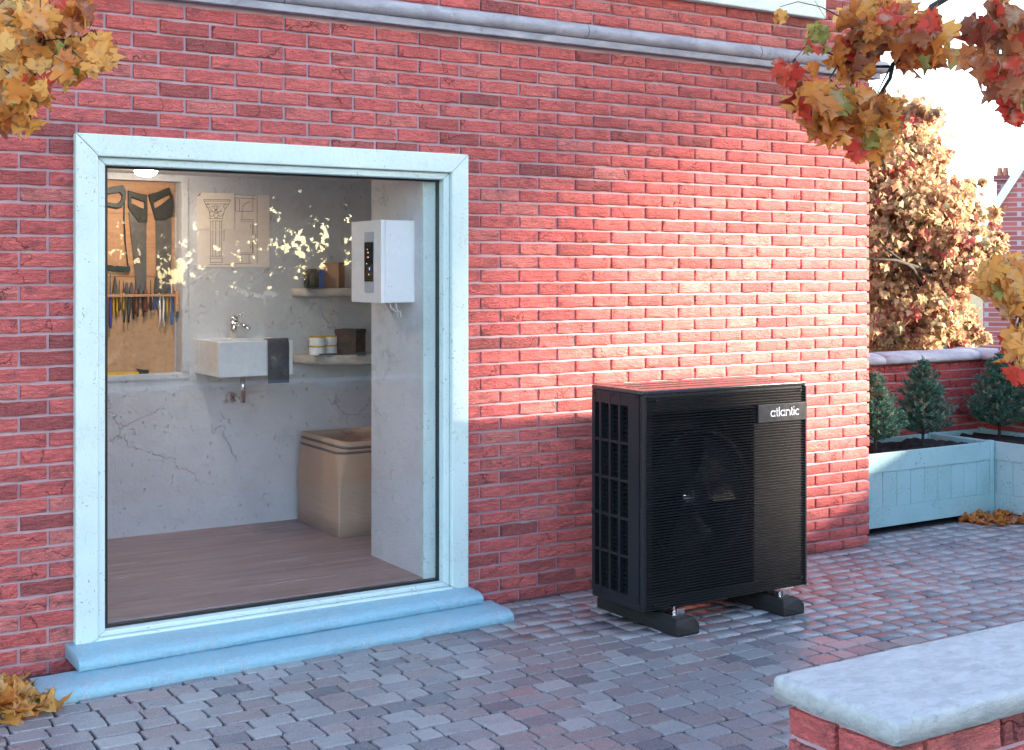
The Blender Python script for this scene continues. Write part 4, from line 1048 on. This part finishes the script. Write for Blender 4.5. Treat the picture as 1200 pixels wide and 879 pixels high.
gw = thing('garden_wall', 'dark red brick garden wall with grey rounded coping behind the planters', 'wall', (6.6, .9, 0))
GX, GY, GZ = 7.565, .752, .945
MB().box(WX1+.001, GX+.25, GY+.012, GY+.22, -.05, GZ).build('wall_core', 'mortar', gw)
MB().box(GX+.012, GX+.25, -2.2, GY+.0119, -.05, GZ).build('side_wall_core', 'mortar', gw)
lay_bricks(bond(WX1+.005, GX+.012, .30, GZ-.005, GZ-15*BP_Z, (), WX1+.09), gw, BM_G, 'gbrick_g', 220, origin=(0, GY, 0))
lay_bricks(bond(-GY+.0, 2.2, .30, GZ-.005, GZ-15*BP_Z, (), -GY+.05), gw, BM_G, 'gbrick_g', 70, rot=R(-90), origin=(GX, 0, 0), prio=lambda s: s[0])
def coping(pts_fn, a, b, name):
    prof = [(-.035, 0), (-.045, .012), (-.042, .035), (-.015, .055), (.04, .068), (.11, .072), (.18, .068), (.235, .055), (.262, .035), (.265, .012), (.255, 0)]
    n = 12; vs = []; fs = []; m = len(prof)
    for i in range(n+1):
        u = a+(b-a)*i/n
        for (w_, h_) in prof: vs.append(pts_fn(u, w_, h_+(random.uniform(-.002, .002) if h_ > .02 else 0)))
    for i in range(n):
        for k in range(m): fs.append((i*m+k, i*m+(k+1) % m, (i+1)*m+(k+1) % m, (i+1)*m+k))
    fs += [tuple(range(m)), tuple(range(n*m, n*m+m))[::-1]]
    MB().add(vs, fs).build(name, 'stone', gw, smooth=True)
for a, b in ((WX1+.002, 6.56), (6.565, GX-.05)): coping(lambda u, w_, h_: (u, GY+w_, GZ+h_), a, b, 'coping_stone')
coping(lambda u, w_, h_: (GX+w_-.0, u, GZ+h_), GY+.262, -.35, 'coping_stone'); coping(lambda u, w_, h_: (GX+w_, u, GZ+h_), -.355, -1.3, 'coping_stone'); coping(lambda u, w_, h_: (GX+w_, u, GZ+h_), -1.305, -2.2, 'coping_stone')

# ================================================================== LEAVES
def maple(seed, curl=1.0):
    r = random.Random(seed)
    half = [(0, 0), (.16, -.05), (.36, -.07), (.33, .09), (.60, .20), (.55, .30), (.50, .46), (.33, .44), (.32, .58), (.34, .74), (.20, .72), (.09, .86), (0, 1.0)]
    out = [(x*r.uniform(.88, 1.1), y_*r.uniform(.95, 1.05)) for x, y_ in half]
    out[0] = (0, 0); out[-1] = (0, 1)
    left = [(-x*r.uniform(.85, 1.1), y_) for x, y_ in out[1:-1]][::-1]
    pts = out+left; mid = [(0, .22), (0, .5), (0, .74)]
    fold = r.uniform(-.3, 1.3)*curl; cy_ = r.uniform(-.9, .6)*curl; tw = r.uniform(-1.0, 1.0)*curl; rip = r.uniform(.05, .12)*curl
    def z(x, y_): return fold*abs(x)*.8+cy_*(y_-.3)**2+tw*x*y_+rip*math.sin(9*x+5*y_)-.35*curl*abs(x)**2
    vs = [(x, y_, z(x, y_)) for x, y_ in pts]+[(0, y_, z(0, y_)-.02) for _, y_ in mid]
    n = len(pts); a, b, c = n, n+1, n+2; fs = []
    def m_of(i):
        y_ = pts[i][1]
        return a if y_ < .30 else (b if y_ < .62 else c)
    h = len(half)
    for i in list(range(1, h-1)):
        j = i+1
        if j < h-0:
            mi = m_of(i); mj = m_of(j)
            fs.append((i, j, mi))
            if mi != mj: fs.append((mi, j, mj))
    for i in range(h-1, n):
        j = (i+1) % n
        if j == 0: continue
        mi = m_of(i); mj = m_of(j); fs.append((i, j, mi))
        if mi != mj: fs.append((mi, j, mj))
    fs += [(0, 1, a), (n-1, 0, a)]
    # petiole
    o_ = len(vs); vs += [(-.012, 0, 0), (.012, 0, 0), (.01, -.35, .06), (-.01, -.35, .06)]; fs.append((o_, o_+1, o_+2, o_+3))
    return np.array(vs), fs
ML = [maple(40+i) for i in range(10)]
MLM = [tpl_mesh('leaf', t, 'leaf_o') for t in ML]
for me in MLM: me.polygons.foreach_set('use_smooth', [True]*len(me.polygons))
FLAT = maple(3, .5)
def leaf_obj(p, size, rnd, parent, droop=1.0, yaw=None, r=random):
    """leaf hanging from p with its tip mostly downwards and its face turned to a random side"""
    ax = Vector((r.gauss(0, .55), r.gauss(0, .55), -droop)).normalized()
    nrm = Vector((r.gauss(-.2, .8), r.gauss(-.6, .75), r.gauss(.45, .5)))
    nrm = (nrm-ax*nrm.dot(ax)).normalized(); xx = ax.cross(nrm)
    m = Matrix((xx, ax, nrm)).transposed().to_4x4()
    o = bpy.data.objects.new('leaf', MLM[r.randrange(len(MLM))]); COL.objects.link(o)
    o.location = p; o.rotation_euler = m.to_euler(); o.scale = (size, size, size); o['rnd'] = rnd
    attach(o, parent); return o
def crown_leaves(n, blobs, size, r, name, mat, parent, tpl=FLAT, rspread=.5, shell=.55, clumps=26):
    """many leaf-sized faces spread in clumps through the blobs' volume"""
    mats = np.zeros((n, 4, 4)); mats[:, 3, 3] = 1; rn = np.zeros(n)
    tot = sum(b[3]*b[4]*b[5] for b in blobs); k = 0
    cl = []
    for b in blobs:
        for _ in range(max(3, int(clumps*b[3]*b[4]*b[5]/tot*len(blobs)))):
            d = Vector((r.gauss(0, 1), r.gauss(0, 1), r.gauss(0, 1))).normalized()*(shell+(1-shell)*r.random())
            cl.append((b[0]+d.x*b[3], b[1]+d.y*b[4], b[2]+d.z*b[5], r.uniform(.16, .34)*min(b[3], b[4], b[5]), r.gauss(0, .16)))
    for k in range(n):
        c = cl[r.randrange(len(cl))]
        d = Vector((r.gauss(0, .6), r.gauss(0, .6), r.gauss(0, .42)))*c[3]
        p = Vector(c[:3])+d
        ax = Vector((r.gauss(0, .6), r.gauss(0, .6), -.8)).normalized(); nr = Vector((r.gauss(0, .8), r.gauss(-.2, .8), r.gauss(.5, .5))); nr = (nr-ax*nr.dot(ax)).normalized(); xx = ax.cross(nr)
        s_ = size*r.uniform(.7, 1.25)
        for q in range(3): mats[k, q, 0] = xx[q]*s_; mats[k, q, 1] = ax[q]*s_; mats[k, q, 2] = nr[q]*s_; mats[k, q, 3] = p[q]
        rn[k] = min(1, max(0, r.random()*.85+.05+c[4]))
    return join_np(name, mat, tpl[0], tpl[1], mats, rn, parent)
def limb(pts, r0, r1, n=8):
    pts = [Vector(p) for p in pts]; m = len(pts)
    return MB().tube(pts, [r0+(r1-r0)*(i/(m-1)) for i in range(m)], n)
# simple leaf for distant / joined foliage
SIMPLE = (np.array([(0, 0, 0), (.34, -.03, .05), (.30, .2, .06), (.58, .42, .12), (.30, .5, .05), (0, 1, -.08), (-.30, .5, .05), (-.58, .42, .12), (-.30, .2, .06), (-.34, -.03, .05), (0, .4, 0)]), [(i, i+1, 10) for i in range(9)]+[(9, 0, 10)])

# --- maple in front, right: trunk outside the picture, boughs reaching in
mp = thing('maple_tree', 'autumn maple with ochre and red leaves reaching in beside the house corner', 'tree', (6.2, -3.0, 0))
limb([(6.2, -3.0, -.08), (6.15, -2.95, 1.2), (6.25, -2.85, 2.4), (6.1, -2.7, 3.8), (6.2, -2.6, 5.2)], .15, .06, 12).build('trunk', 'bark', mp, smooth=True)
root1 = Vector((6.14, -2.72, 3.35))
def bough(pxs, r0, r1, start=None):
    pts = ([start] if start is not None else [])+[at(px, py, d) for px, py, d in pxs]
    return limb(pts, r0, r1, 7).build('branch', 'bark', mp, smooth=True), pts
b1, P1 = bough([(1130, -15, 5.3), (1092, 8, 5.2), (1075, 40, 5.15), (1062, 62, 5.1), (1046, 76, 5.1), (1043, 92, 5.05), (1030, 113, 5.05), (1018, 125, 5.0), (1012, 128, 5.0)], .016, .004, root1)
b2, P2 = bough([(1075, 38, 5.15), (1058, 50, 5.1), (1020, 38, 5.0), (985, 20, 5.0), (962, 8, 5.0)], .007, .002)
b3, P3 = bough([(1045, 78, 5.1), (1010, 78, 5.0), (985, 70, 4.95), (948, 48, 4.9)], .006, .002)
b4, P4 = bough([(985, 72, 4.95), (972, 92, 4.9), (990, 112, 4.9)], .004, .002)
b5, P5 = bough([(1200, -25, 4.7), (1175, 5, 4.65), (1165, 40, 4.6), (1172, 80, 4.6), (1190, 120, 4.55)], .010, .003, root1+Vector((0, .1, .3)))
b6, P6 = bough([(1260, 250, 4.2), (1215, 290, 4.15), (1190, 318, 4.1), (1165, 318, 4.1)], .009, .003, Vector((6.2, -2.87, 2.25)))
b7, P7 = bough([(1215, 290, 4.15), (1205, 340, 4.1), (1192, 385, 4.1), (1188, 420, 4.1)], .006, .002)
b8, P8 = bough([(1043, 80, 5.1), (1035, 95, 5.05), (1028, 110, 5.05)], .004, .002)
rr = random.Random(21)
def cluster(branch, n, cx, cy, rx, ry, d, sd, size, tone, toneS=.12):
    for _ in range(int(n*1.5)):
        while True:
            a, b = rr.uniform(-1, 1), rr.uniform(-1, 1)
            if a*a+b*b < 1: break
        p = at(cx+a*rx, cy+b*ry, d+rr.gauss(0, sd))
        t = min(.98, max(.01, rr.gauss(tone, toneS)))
        if rr.random() < .05: t = rr.uniform(.90, .99)
        if rr.random() < .02: t = rr.uniform(.0, .07)
        leaf_obj(p, size*rr.uniform(.58, .98), t, branch, r=rr)
        if _ % 5 == 0:
            c_ = at(cx+rr.uniform(-.5, .5)*rx, cy-ry*.5, d); m_ = (p+c_)/2+Vector((0, 0, rr.uniform(.0, .04)))
            MB().tube([c_, m_, p], [.0026, .002, .0012], 5, False).build('twig', 'bark', branch)
cluster(b1, 62, 1000, 128, 52, 26, 5.0, .16, .118, .38)
cluster(b1, 16, 1012, 158, 26, 16, 5.0, .12, .115, .38)
cluster(b4, 10, 955, 112, 20, 18, 4.9, .1, .11, .42)
cluster(b3, 9, 955, 40, 14, 16, 4.9, .08, .085, .04, .04)
cluster(b3, 12, 985, 72, 34, 12, 4.95, .1, .095, .5, .2)
cluster(b4, 5, 926, 76, 9, 5, 4.85, .05, .11, .93, .03)
cluster(b4, 5, 945, 100, 14, 6, 4.85, .05, .11, .92, .04)
cluster(b2, 46, 1030, 22, 42, 26, 5.05, .16, .12, .50, .16)
cluster(b1, 30, 1085, 42, 26, 30, 5.15, .16, .12, .52, .18)
cluster(b2, 20, 1005, 40, 25, 20, 5.0, .12, .12, .6, .12)
cluster(b5, 48, 1172, 36, 34, 42, 4.6, .18, .115, .72, .16)
cluster(b5, 18, 1188, 95, 16, 28, 4.6, .15, .11, .8, .15)
cluster(b5, 6, 1186, 125, 8, 12, 4.55, .06, .10, .95, .03)
cluster(b6, 26, 1180, 318, 26, 18, 4.1, .12, .105, .30, .14)
cluster(b7, 14, 1196, 350, 14, 14, 4.1, .1, .10, .45, .3)
cluster(b7, 10, 1194, 392, 10, 14, 4.1, .1, .10, .28, .1)
cluster(b7, 4, 1193, 425, 6, 8, 4.1, .06, .085, .25, .08)
cluster(b2, 2, 912, 14, 5, 2, 4.95, .02, .085, .22, .04)
limb([P2[-1], at(935, 2, 4.97), at(914, 8, 4.95)], .002, .0012, 5).build('branch', 'bark', mp)
limb([P3[-1], at(938, 62, 4.88), at(928, 72, 4.86)], .002, .0012, 5).build('branch', 'bark', mp)
# upper crown, above the picture
for k, (dx, dy, dz) in enumerate(((1.2, .3, .7), (-.8, .8, .9), (.3, -1.2, .8), (1.5, -.8, .5))):
    limb([(6.12, -2.7, 3.5+.3*k), (6.12+dx*.6, -2.7+dy*.6, 3.9+.3*k+dz*.5), (6.12+dx*1.2, -2.7+dy*1.2, 4.1+.3*k+dz)], .05, .015, 7).build('limb', 'bark', mp, smooth=True)
crown_leaves(3800, [(7.0, -2.9, 4.75, 1.5, 1.3, 1.0), (6.0, -3.2, 5.2, 1.6, 1.3, 1.2)], .15, random.Random(5), 'crown', 'leaf_g', mp, SIMPLE)

# --- tree on the left, bough across the corner of the picture
tl = thing('maple_tree', 'autumn tree with pale yellow leaves reaching over the shop window corner', 'tree', (-.35, -1.3, 0))
limb([(-.35, -1.3, -.08), (-.38, -1.28, 1.0), (-.30, -1.3, 2.0), (-.34, -1.3, 3.3), (-.3, -1.3, 4.4)], .13, .05, 12).build('trunk', 'bark', tl, smooth=True)
def bough_l(pxs, r0, r1, start=None):
    pts = ([start] if start is not None else [])+[at(*q) for q in pxs]
    return limb(pts, r0, r1, 7).build('branch', 'bark', tl, smooth=True)
c1 = bough_l([(-60, 40, 3.7), (-10, 68, 3.7), (30, 76, 3.68), (60, 66, 3.65), (95, 58, 3.62)], .012, .002, Vector((-.33, -1.3, 2.5)))
c2 = bough_l([(-10, 68, 3.7), (20, 92, 3.66), (40, 120, 3.64)], .006, .002)
c3 = bough_l([(-50, 0, 3.7), (10, 12, 3.7), (60, 15, 3.65)], .008, .002, Vector((-.33, -1.3, 2.75)))
cluster(c3, 46, 28, 20, 56, 22, 3.68, .12, .085, .30, .16)
cluster(c3, 10, 88, 12, 12, 14, 3.65, .06, .085, .62, .14)
cluster(c1, 40, 60, 60, 58, 22, 3.65, .12, .085, .26, .12)
cluster(c1, 14, 104, 52, 20, 16, 3.62, .06, .08, .2, .08)
cluster(c2, 24, 28, 98, 30, 16, 3.65, .1, .085, .30, .12)
cluster(c2, 9, 10, 125, 10, 18, 3.65, .06, .085, .48, .12)
cluster(c2, 3, 32, 140, 6, 6, 3.64, .03, .085, .25, .05)
crown_leaves(2200, [(-.5, -1.5, 4.3, 1.2, 1.1, .8)], .13, random.Random(6), 'crown', 'leaf_g', tl, SIMPLE)

# --- leaves fallen in heaps
def heap(label, cx, cy, rx, ry, hgt, n, tone, size, seed, cond=None):
    r = random.Random(seed); t = thing('leaf_heap', label, 'leaves', (cx, cy, 0), 'heaps of fallen leaves')
    k = 0
    while k < n:
        a, b = r.uniform(-1, 1), r.uniform(-1, 1); q = a*a+b*b
        if q > 1: continue
        x, y_ = cx+a*rx, cy+b*ry
        if cond and not cond(x, y_): continue
        o = bpy.data.objects.new('leaf', MLM[r.randrange(len(MLM))]); COL.objects.link(o)
        o.location = (x, y_, .008+hgt*(1-q)*r.random()); o.rotation_euler = (r.gauss(0, .28), r.gauss(0, .28), r.uniform(0, 6.28)); s_ = size*r.uniform(.7, 1.15); o.scale = (s_, s_, s_)
        o['rnd'] = min(.98, max(.02, r.gauss(tone, .12))); attach(o, t); k += 1
    return t
hc = on_z(14, 826)
heap('heap of fallen yellow leaves beside the blue window sill', hc.x-.02, hc.y+.0, .20, .20, .05, 80, .25, .095, 31, lambda x, y_: y_ < -.03 and not (x > .97 and y_ > -.36))
hc = on_z(1165, 607)
heap('heap of fallen brown leaves at the foot of the planters', hc.x-.06, hc.y-.06, .22, .14, .03, 60, .5, .075, 32, lambda x, y_: x < 6.94 and y_ < .15)

# ================================================================== BEYOND THE GARDEN
ft = thing('maple_tree', 'large autumn tree with pale gold crown behind the garden wall', 'tree', (10.2, 4.4, 0))
limb([(10.2, 4.4, -.1), (10.25, 4.45, 1.0), (10.1, 4.4, 2.0), (10.3, 4.5, 3.4)], .20, .07, 12).build('trunk', 'bark', ft, smooth=True)
for pts in ([(1150, 330, 10.9), (1090, 318, 10.3), (1050, 305, 9.8), (1015, 303, 9.5)], [(1085, 345, 10.5), (1070, 315, 10), (1035, 290, 9.8)]):
    limb([(10.12, 4.42, 1.2+.2*len(pts))]+[at(*q) for q in pts], .03, .006, 6).build('limb', 'bark', ft, smooth=True)
def pb(px, py, rx, ry, d): q = at(px, py, d); k = d/FPX; return (q.x, q.y, q.z, rx*k, rx*k*1.1, ry*k)
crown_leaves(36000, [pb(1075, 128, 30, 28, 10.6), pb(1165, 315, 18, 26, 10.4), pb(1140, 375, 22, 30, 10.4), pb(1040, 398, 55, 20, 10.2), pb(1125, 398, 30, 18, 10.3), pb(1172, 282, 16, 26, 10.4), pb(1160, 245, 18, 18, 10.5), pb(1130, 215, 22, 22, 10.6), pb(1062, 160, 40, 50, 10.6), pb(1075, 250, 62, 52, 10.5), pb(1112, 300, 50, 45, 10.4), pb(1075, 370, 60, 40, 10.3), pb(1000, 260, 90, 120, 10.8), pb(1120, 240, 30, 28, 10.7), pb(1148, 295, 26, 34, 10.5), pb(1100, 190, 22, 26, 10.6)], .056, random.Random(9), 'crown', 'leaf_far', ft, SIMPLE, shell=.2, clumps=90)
bt = thing('maple_tree', 'hazy golden tree behind the pale gold tree', 'tree', (13.0, 7.6, 0))
limb([(13.0, 7.6, -.1), (13.1, 7.6, 1.6), (13, 7.7, 3.2)], .2, .08, 10).build('trunk', 'bark', bt, smooth=True)
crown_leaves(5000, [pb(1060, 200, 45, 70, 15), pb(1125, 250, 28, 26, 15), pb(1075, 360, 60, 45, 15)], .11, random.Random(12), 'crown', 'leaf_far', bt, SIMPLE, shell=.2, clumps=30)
# neighbour house with gable and chimney
D2 = 24.0
nh = thing('brick_house', 'distant red brick house with white verge and chimney behind the trees', 'house', (*at(1230, 400, D2).xy, 0))
a_, b_, _ = ray(1200, 320); vd = Vector((a_, b_, 0)).normalized(); vr = Vector((vd.y, -vd.x, 0)); dep = D2*math.hypot(a_, b_)
hm = Matrix((vr, vd, Vector((0, 0, 1)))).transposed().to_4x4(); hm.translation = Vector((0, -CD, 0))+vd*dep
kk = dep/FPX/math.hypot(a_, b_)*math.hypot(a_, b_)
ang0 = math.atan((1200-600)/FPX)
def X_(px): return dep*math.tan(math.atan((px-600)/FPX)-ang0)
def Z_(px, py): return CH+(320-py)/FPX*(dep/math.cos(math.atan((px-600)/FPX)-ang0)/math.hypot(*ray(px, py)[:2]))
def hput(mb_, nm, mt, par=nh):
    mb_.v = [tuple(hm @ Vector(p)) for p in mb_.v]; return mb_.build(nm, mt, par)
e0 = (X_(1152), Z_(1152, 272)); e1 = (X_(1240), Z_(1240, 138)); e2 = (X_(1330), Z_(1330, 272))
hput(MB().prism([(e0[0], -.1), (e2[0], -.1), e2, e1, e0], 1, 0, 7), 'wall', 'farbrick')
def strip(p, q, t0, t1, ya, yb, nm, mt):
    d = Vector((q[0]-p[0], q[1]-p[1])).normalized(); n = Vector((-d.y, d.x)); n = n if n.y > 0 else -n
    hput(MB().prism([(p[0]+n.x*t0, p[1]+n.y*t0), (q[0]+n.x*t0, q[1]+n.y*t0), (q[0]+n.x*t1, q[1]+n.y*t1), (p[0]+n.x*t1, p[1]+n.y*t1)], 1, ya, yb), nm, mt)
strip(e0, e1, .0, .14, -.06, -.001, 'verge_board', 'verge'); strip(e1, e2, .0, .14, -.06, -.001, 'verge_board', 'verge')
strip(e0, e1, .02, .12, 0, 7.1, 'roof_slope', 'slate'); strip(e1, e2, .02, .12, 0, 7.1, 'roof_slope', 'slate')
cx0, cx1 = X_(1167), X_(1182)
ch = hput(MB().box(cx0, cx1, .3, .75, Z_(1170, 250)-.3, Z_(1170, 210)), 'chimney', 'farbrick')
hput(MB().box(cx0-.05, cx1+.05, .25, .80, Z_(1170, 210), Z_(1170, 204.5)), 'chimney_cap', 'farbrick', ch)
for px in (1171, 1178): hput(MB().lathe([(.06, 0), (.045, .14), (.05, .16)], (X_(px), .5, Z_(1170, 204.5)), 12), 'chimney_pot', 'pot', ch)
st_ = thing('sun_blocker_evergreen', 'added unseen evergreen shading the distant brick house', 'tree', (26.5, 5.5, 0))  # added out of view to keep sun off the distant house
limb([(26.5, 5.5, -.1), (26.5, 5.5, 3), (26.5, 5.6, 6.5)], .25, .08, 10).build('trunk', 'bark', st_, smooth=True)
crown_leaves(7000, [(26.5, 5.5, 3.2, 1.8, 2.2, 2.8), (26.5, 6.5, 5.2, 1.4, 1.8, 1.8), (26.3, 3.9, 3.4, 1.4, 1.4, 2.4)], .3, random.Random(77), 'crown', 'hedge', st_, SIMPLE, shell=.1, clumps=40)

# ================================================================== ROUND THE COURT, OUTSIDE THE PICTURE: added sun blockers, and what the glass mirrors
# rows of things standing across the sun's path, 9-10 m out; L = metres towards the sun, s = metres across it
HD = Vector((math.cos(SUN_AZ), -math.sin(SUN_AZ), 0)); HS = Vector((math.sin(SUN_AZ), math.cos(SUN_AZ), 0))
def court(L, s_, z=0.0): p = HD*L+HS*s_; return Vector((p.x, p.y, z))
def block(name, label, cat, L0, L1, s0, s1, h, mat, roof=True, grp=None):
    t = thing(name, label, cat, court(L0, (s0+s1)/2), grp)
    c = [court(L0, s0), court(L0, s1), court(L1, s1), court(L1, s0)]
    vs = [(p.x, p.y, -.1) for p in c]+[(p.x, p.y, h) for p in c]
    MB().add(vs, [(0, 3, 2, 1), (4, 5, 6, 7), (0, 1, 5, 4), (1, 2, 6, 5), (2, 3, 7, 6), (3, 0, 4, 7)]).build('wall', mat, t)
    if roof:
        e = .25; m0, m1 = court((L0+L1)/2, s0-e, h+1.6), court((L0+L1)/2, s1+e, h+1.6)
        c = [court(L0-e, s0-e, h), court(L0-e, s1+e, h), court(L1+e, s1+e, h), court(L1+e, s0-e, h)]
        vs = [tuple(p) for p in c]+[tuple(m0), tuple(m1)]
        MB().add(vs, [(0, 1, 5, 4), (2, 3, 4, 5), (0, 4, 3), (1, 2, 5), (0, 3, 2, 1)]).build('roof', 'slate', t)
    return t
block('sun_blocker_house', 'added unseen rendered house bounding the left of the sun patch', 'house', 13.6, 18, -2.3, 2.08, 6.6, 'render')  # unseen house added to shade the wall left of the sun patch
block('sun_blocker_house', 'added unseen rendered house shading the court trees', 'house', 21, 26, -8.4, -2.4, 6.4, 'render')  # unseen house added to keep the mirrored trees in shade
block('sun_blocker_house', 'added unseen rendered house bounding the right of the sun patch', 'house', 13.6, 18, 4.05, 5.5, 6.6, 'render')  # unseen house added to end the sun patch on its right
block('sun_blocker_wall', 'added unseen brick wall cutting off the foot of the sun patch', 'wall', 13.8, 14.1, 2.08, 4.05, 2.97, 'farbrick', False)  # unseen wall added to give the sun patch its lower edge
ab = thing('sun_blocker_bridge', 'added unseen upper floor cutting off the top of the sun patch', 'archway', court(14.5, 3.1))  # unseen storey added to give the sun patch its upper edge
n_ = 9; vs = []; fs = []
for k in range(n_+1):
    for (La) in (13.75, 17.0):
        s__ = 2.081+1.968*k/n_; zb = 5.35+.28*math.sin(math.pi*k/n_); p = court(La, s__)
        vs += [(p.x, p.y, zb), (p.x, p.y, 7.6)]
for k in range(n_):
    o_ = 4*k; fs += [(o_, o_+4, o_+5, o_+1), (o_+2, o_+3, o_+7, o_+6), (o_, o_+2, o_+6, o_+4), (o_+1, o_+5, o_+7, o_+3)]
fs += [(0, 1, 3, 2), (4*n_, 4*n_+2, 4*n_+3, 4*n_+1)]
MB().add(vs, fs).build('sun_blocker_storey', 'render', ab)
def court_tree(label, L, s_, h, blobs, n, size, seed, mat='hedge', clumps=40):
    b0 = court(L, s_); t = thing('court_tree', label, 'tree', b0)
    limb([(b0.x, b0.y, -.1), (b0.x+.05, b0.y, h*.4), (b0.x, b0.y+.05, h*.75)], .16, .05, 10).build('trunk', 'bark', t, smooth=True)
    bl = []
    for (dL, ds, z, r1, r2, r3) in blobs:
        p = court(L+dL, s_+ds, z); bl.append((p.x, p.y, p.z, r1, r2, r3))
    crown_leaves(n, bl, size, random.Random(seed), 'crown', mat, t, SIMPLE, shell=.15, clumps=clumps); return t
court_tree('leafy tree across the court mirrored in the shop window', 11.8, -3.9, 5.2, [(0, 0, 3.3, 1.7, 1.7, 1.8), (.3, -1.7, 3.0, 1.6, 1.6, 1.7), (0, 1.5, 2.9, 1.3, 1.3, 1.6)], 10500, .13, 63, 'hedge', 120)
court_tree('second leafy tree across the court behind the viewer', 12.0, -7.0, 5.0, [(0, 0, 3.1, 1.7, 1.7, 1.8), (0, -1.4, 2.9, 1.5, 1.5, 1.6)], 7500, .13, 64, 'hedge', 90)
hg = thing('sky_blocker_hedge', 'added hedge closing low sky gaps in the window reflection', 'hedge', court(13, -5))  # hedge added to block bright horizon sky from the glass reflection
for k in range(6): p = court(13, -2.6-k*1.1); limb([(p.x, p.y, -.1), (p.x, p.y, 1.2)], .05, .03, 6).build('stem', 'bark', hg)
crown_leaves(7000, [(*court(13, -2.6-k*1.1, .95), .75, .75, 1.0) for k in range(6)], .15, random.Random(66), 'foliage', 'hedge', hg, SIMPLE, shell=.1, clumps=50)
